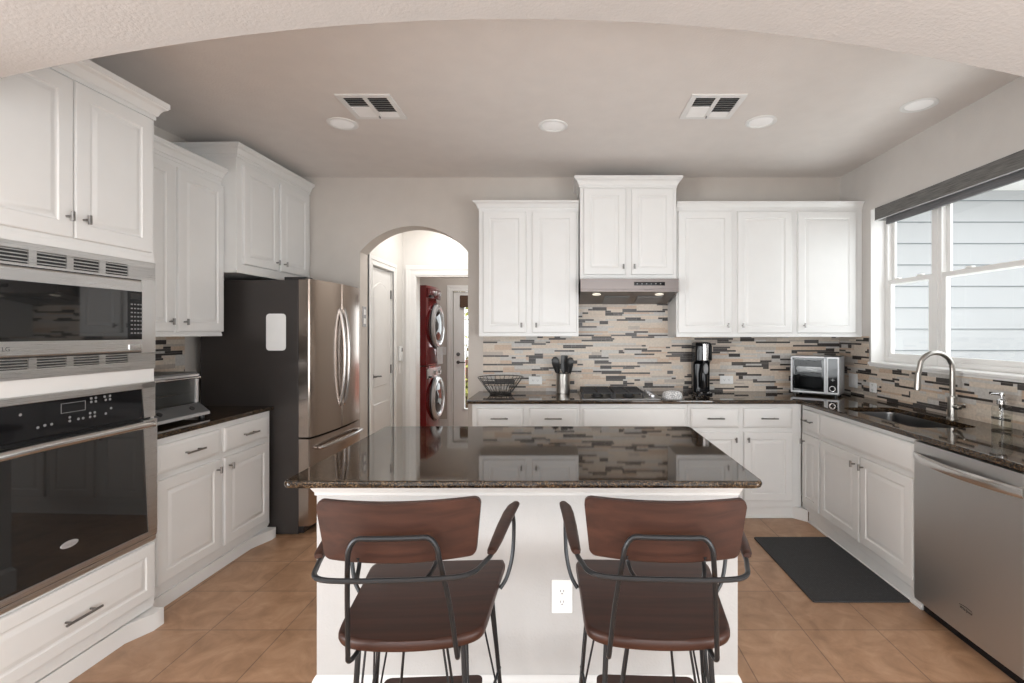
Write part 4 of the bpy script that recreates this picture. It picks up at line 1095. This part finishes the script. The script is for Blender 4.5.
# ------------------------------------------------------------------ washer and dryer
def laundry(kind, label, z):
    t = thing(kind, label, kind, (-1.765, 6.38, z), PI/2)   # local x goes away from the camera, front faces +x world
    w_, h, d = .686, (.985 if kind == 'washer' else 1.05), .72
    bm = B(); out = [(0, d), (0, .0)]+[(w_*i/10, -.045*math.sin(PI*i/10)**.8) for i in range(0, 11)][1:-1]+[(w_, 0), (w_, d)]
    prism(bm, out, .012, h); obj('cabinet', bm, M['red'], t, ang=40)
    cz = .545 if kind == 'washer' else .525
    # door ring
    def tor(R1, r1, y, m, nm, par=None, sz=1.0):
        bm = B(); tube(bm, [(w_/2+R1*math.cos(2*PI*i/40), y, cz+R1*sz*math.sin(2*PI*i/40)) for i in range(40)], r1, 10, closed=True); return obj(nm, bm, m, par or t)
    dr = tor(.255, .040, -.055, M['silverp'], 'door_ring')
    tor(.304, .008, -.045, M['black'], 'door_gap_or_gasket', dr)
    bm = B(); R = [[(w_/2+r*math.cos(a), y, cz+r*math.sin(a)) for a in [2*PI*i/32 for i in range(32)]] for r, y in [(.225, -.05), (.20, -.085), (.12, -.105), (.05, -.115)]]
    ring_loft(bm, R); obj('door_glass', bm, M['ovenglass'], dr)
    bm = B(); prism(bm, [(x_, y_) for x_, y_ in [(.02, -.02), (.12, -.048), (w_/2, -.062), (w_-.12, -.048), (w_-.02, -.02), (w_-.02, 0), (.02, 0)]], h-.155, h-.03) 
    cpn = obj('control_panel', bm, M['silverp'] if kind == 'washer' else M['mdkred'], t)
    for x in (w_*.3, w_*.62):
        bm = B(); tube(bm, [(x, -.05, h-.09), (x, -.085, h-.09)], .030, 18); obj('control_knob', bm, M['silverp'], cpn)
    bx('drawer_recess', M['black'], cpn, .035, .16, -.062, -.02, h-.15, h-.125)
    return t
laundry('washer', 'red front-loading washer at the bottom of the laundry stack', 0)
laundry('dryer', 'red front-loading dryer stacked on top of the washer', .987)
# white cloth draped below dryer door
bm = B(); R = []
for k in range(9):
    z = 1.00+.23*k/8; w1 = .19-.05*k/8
    R.append([(-1.655+.012*math.sin(9*u+k*.3), 6.68+w1*2*u, z) for u in [i/8-.5 for i in range(9)]])
g = bmesh.new(); V = [[g.verts.new(p) for p in r] for r in R]
for a, b_ in zip(V, V[1:]):
    for i in range(8): g.faces.new([a[i], a[i+1], b_[i+1], b_[i]])
bmesh.ops.solidify(g, geom=g.faces[:], thickness=.01); bm.free()
o = obj('hanging_cloth', g, M['whitep']); tag(o, 'white cloth hanging from the dryer door over the washer top', 'cloth')

# ------------------------------------------------------------------ bar stools
def fill_outline(pts): return pts
def make_stool(label):
    t = thing('bar_stool', label, 'bar stool', (0, 0, 0), 0, 'walnut bar stools at the island')
    half = [(0, -.222), (.08, -.217), (.140, -.204), (.178, -.180), (.193, -.145), (.201, -.06), (.211, .06), (.220, .15), (.223, .195), (.215, .218), (.195, .226), (.0, .228)]
    full = half+[(-x, y) for x, y in reversed(half[1:-1])]
    full = [(p.x, p.y) for p in smooth([(x, y, 0) for x, y in full], 4, closed=True)]
    bm = B(); n = len(full)
    def loop(s, z): return [(x*s, y*s, z-.012*max(0, 1-((x/.2)**2+(y/.22)**2))*(1 if z > .64 else 0)) for x, y in full]
    R = [loop(.94, .622), loop(.985, .625), loop(1, .634), loop(1, .644), loop(.985, .651), loop(.95, .653), loop(.6, .652), loop(.25, .651)]
    ring_loft(bm, R); obj('seat', bm, M['walnut'], t, ang=50)
    # backrest
    bm = B(); th = .020; R = []; US = [-1, -.995, -.985, -.97, -.95, -.92]+[-.9+.1*i for i in range(19)]+[.92, .95, .97, .985, .995, 1]
    prof = []
    for u in US:
        xt = .194*u; xb_ = .183*u
        yy = -.312+.036*u*u
        c = max(0, abs(u)-.91)/.09; dz = .017*(1-math.sqrt(max(0, 1-c*c)))
        zt = 1.034-dz; zb_ = .886+dz
        yt = yy-.006; ybm = yy+.010
        ring = []
        for (xx, y_, z_) in [(xb_, ybm+th, zb_+.003), (xb_, ybm+th-.003, zb_), (xb_, ybm+.003, zb_), (xb_, ybm, zb_+.003), (xt, yt, zt-.003), (xt, yt+.003, zt), (xt, yt+th-.003, zt), (xt, yt+th, zt-.003)]: ring.append((xx, y_, z_))
        R.append(ring)
    ring_loft(bm, R); obj('backrest', bm, M['walnut'], t, ang=30)
    # hoop
    r = .0062
    hoop = [(-.126, -.185, .616), (-.131, -.225, .616), (-.133, -.245, .626), (-.131, -.252, .65), (-.120, -.285, .78), (-.105, -.324, .90), (-.099, -.331, .935), (-.082, -.333, .958), (-.05, -.335, .960)]
    hoop = hoop+[(0, -.336, .960)]+[(-x, y, z) for x, y, z in reversed(hoop)]
    bm = B(); tube(bm, smooth(hoop, 5), r, 10); obj('back_hoop', bm, M['blackm'], t)
    # arm ring
    side = [(.215, .07, .630), (.236, .085, .66), (.252, .105, .72), (.256, .115, .80), (.254, .105, .842), (.249, .07, .858), (.234, -.06, .860), (.215, -.20, .862), (.200, -.262, .866), (.183, -.315, .870), (.150, -.342, .872), (.08, -.350, .872)]
    ringp = side+[(0, -.351, .872)]+[(-x, y, z) for x, y, z in reversed(side)]
    bm = B(); tube(bm, smooth(ringp, 5), r, 10); obj('arm_rail', bm, M['blackm'], t)
    # short inner stays behind the hoop, up to the backrest underside
    bm = B()
    for s in (-1, 1): tube(bm, smooth([(s*.092, -.292, .90), (s*.090, -.29, .885), (s*.084, -.318, .872), (s*.075, -.351, .872)], 4), .005, 8)
    obj('back_stay', bm, M['blackm'], t)
    for s in (-1, 1):
        bm = B(); R = []
        for (x, y, w_, z, th) in [(.214, -.222, .010, .872, .007), (.216, -.212, .013, .874, .010), (.224, -.15, .016, .876, .011), (.234, -.06, .018, .878, .011), (.245, .03, .019, .879, .011), (.254, .085, .018, .879, .011), (.262, .112, .013, .879, .010), (.266, .122, .006, .879, .006)]:
            R.append([(s*x+w_*math.cos(a), y, z+th*math.sin(a)*(1 if math.sin(a) > 0 else .8)) for a in [2*PI*i/16 for i in range(16)]])
        ring_loft(bm, R); obj('armrest', bm, M['walnut'], t, ang=50)
    # legs with thin side rods
    FT = {}
    for sx_, sy_ in ((-1, -1), (1, -1), (-1, 1), (1, 1)):
        top = (sx_*(.135 if sy_ < 0 else .175), sy_*.165, .622); bot = (sx_*(.165 if sy_ < 0 else .225), sy_*(.20 if sy_ < 0 else .21), .007)
        bm = B(); tube(bm, [top, bot], .0072, 10); lathe(bm, [(.011, 0), (.011, .01), (.008, .014)], 12, bot[0], bot[1])
        for dx, dy in ((-sx_*.055, 0), (0, -sy_*.07)):
            tube(bm, [(top[0]+dx, top[1]+dy, .622), (bot[0]*.98, bot[1]*.98, .10)], .0035, 6)
        obj('leg', bm, M['blackm'], t)
    bm = B()
    brace = [(-.10, -.02, .622), (-.062, .0, .505), (.062, .0, .505), (.10, -.02, .622)]
    tube(bm, brace, .004, 8)
    for s in (-1, 1): tube(bm, [(s*.062, .0, .505), (s*.085, .03, .30)], .004, 8)
    for y in (-.165, .165): tube(bm, [(-.15, y, .622), (.15, y, .622)], .005, 8)
    for s in (-1, 1): tube(bm, [(s*.135, -.165, .620), (s*.17, .165, .620)], .005, 8); tube(bm, [(s*.148, -.18, .30), (s*.205, .195, .30)], .005, 8)
    obj('under_brace', bm, M['blackm'], t)
    bm = B(); prism(bm, rrect(-.155, .155, .02, .135, .02, 4), .300, .318); obj('footrest', bm, M['walnut'], t)
    return t
st = make_stool('left walnut bar stool with steel armrails, in front of the dark stainless side')
st['label'] = 'left of the two walnut bar stools with metal arm rails at the island'
st.location = (-.408, 1.468, 0); st.rotation_euler = (0, 0, math.radians(3.0))
def dup(root, loc, rz, label):
    r = root.copy(); C.objects.link(r); r.location = loc; r.rotation_euler = (0, 0, rz); r['label'] = label
    for ch in list(root.children):
        c = ch.copy(); C.objects.link(c); c.parent = r
    return r
dup(st, (.258, 1.472, 0), math.radians(-2.5), 'right of the two walnut bar stools with metal arm rails, beside the island outlet')
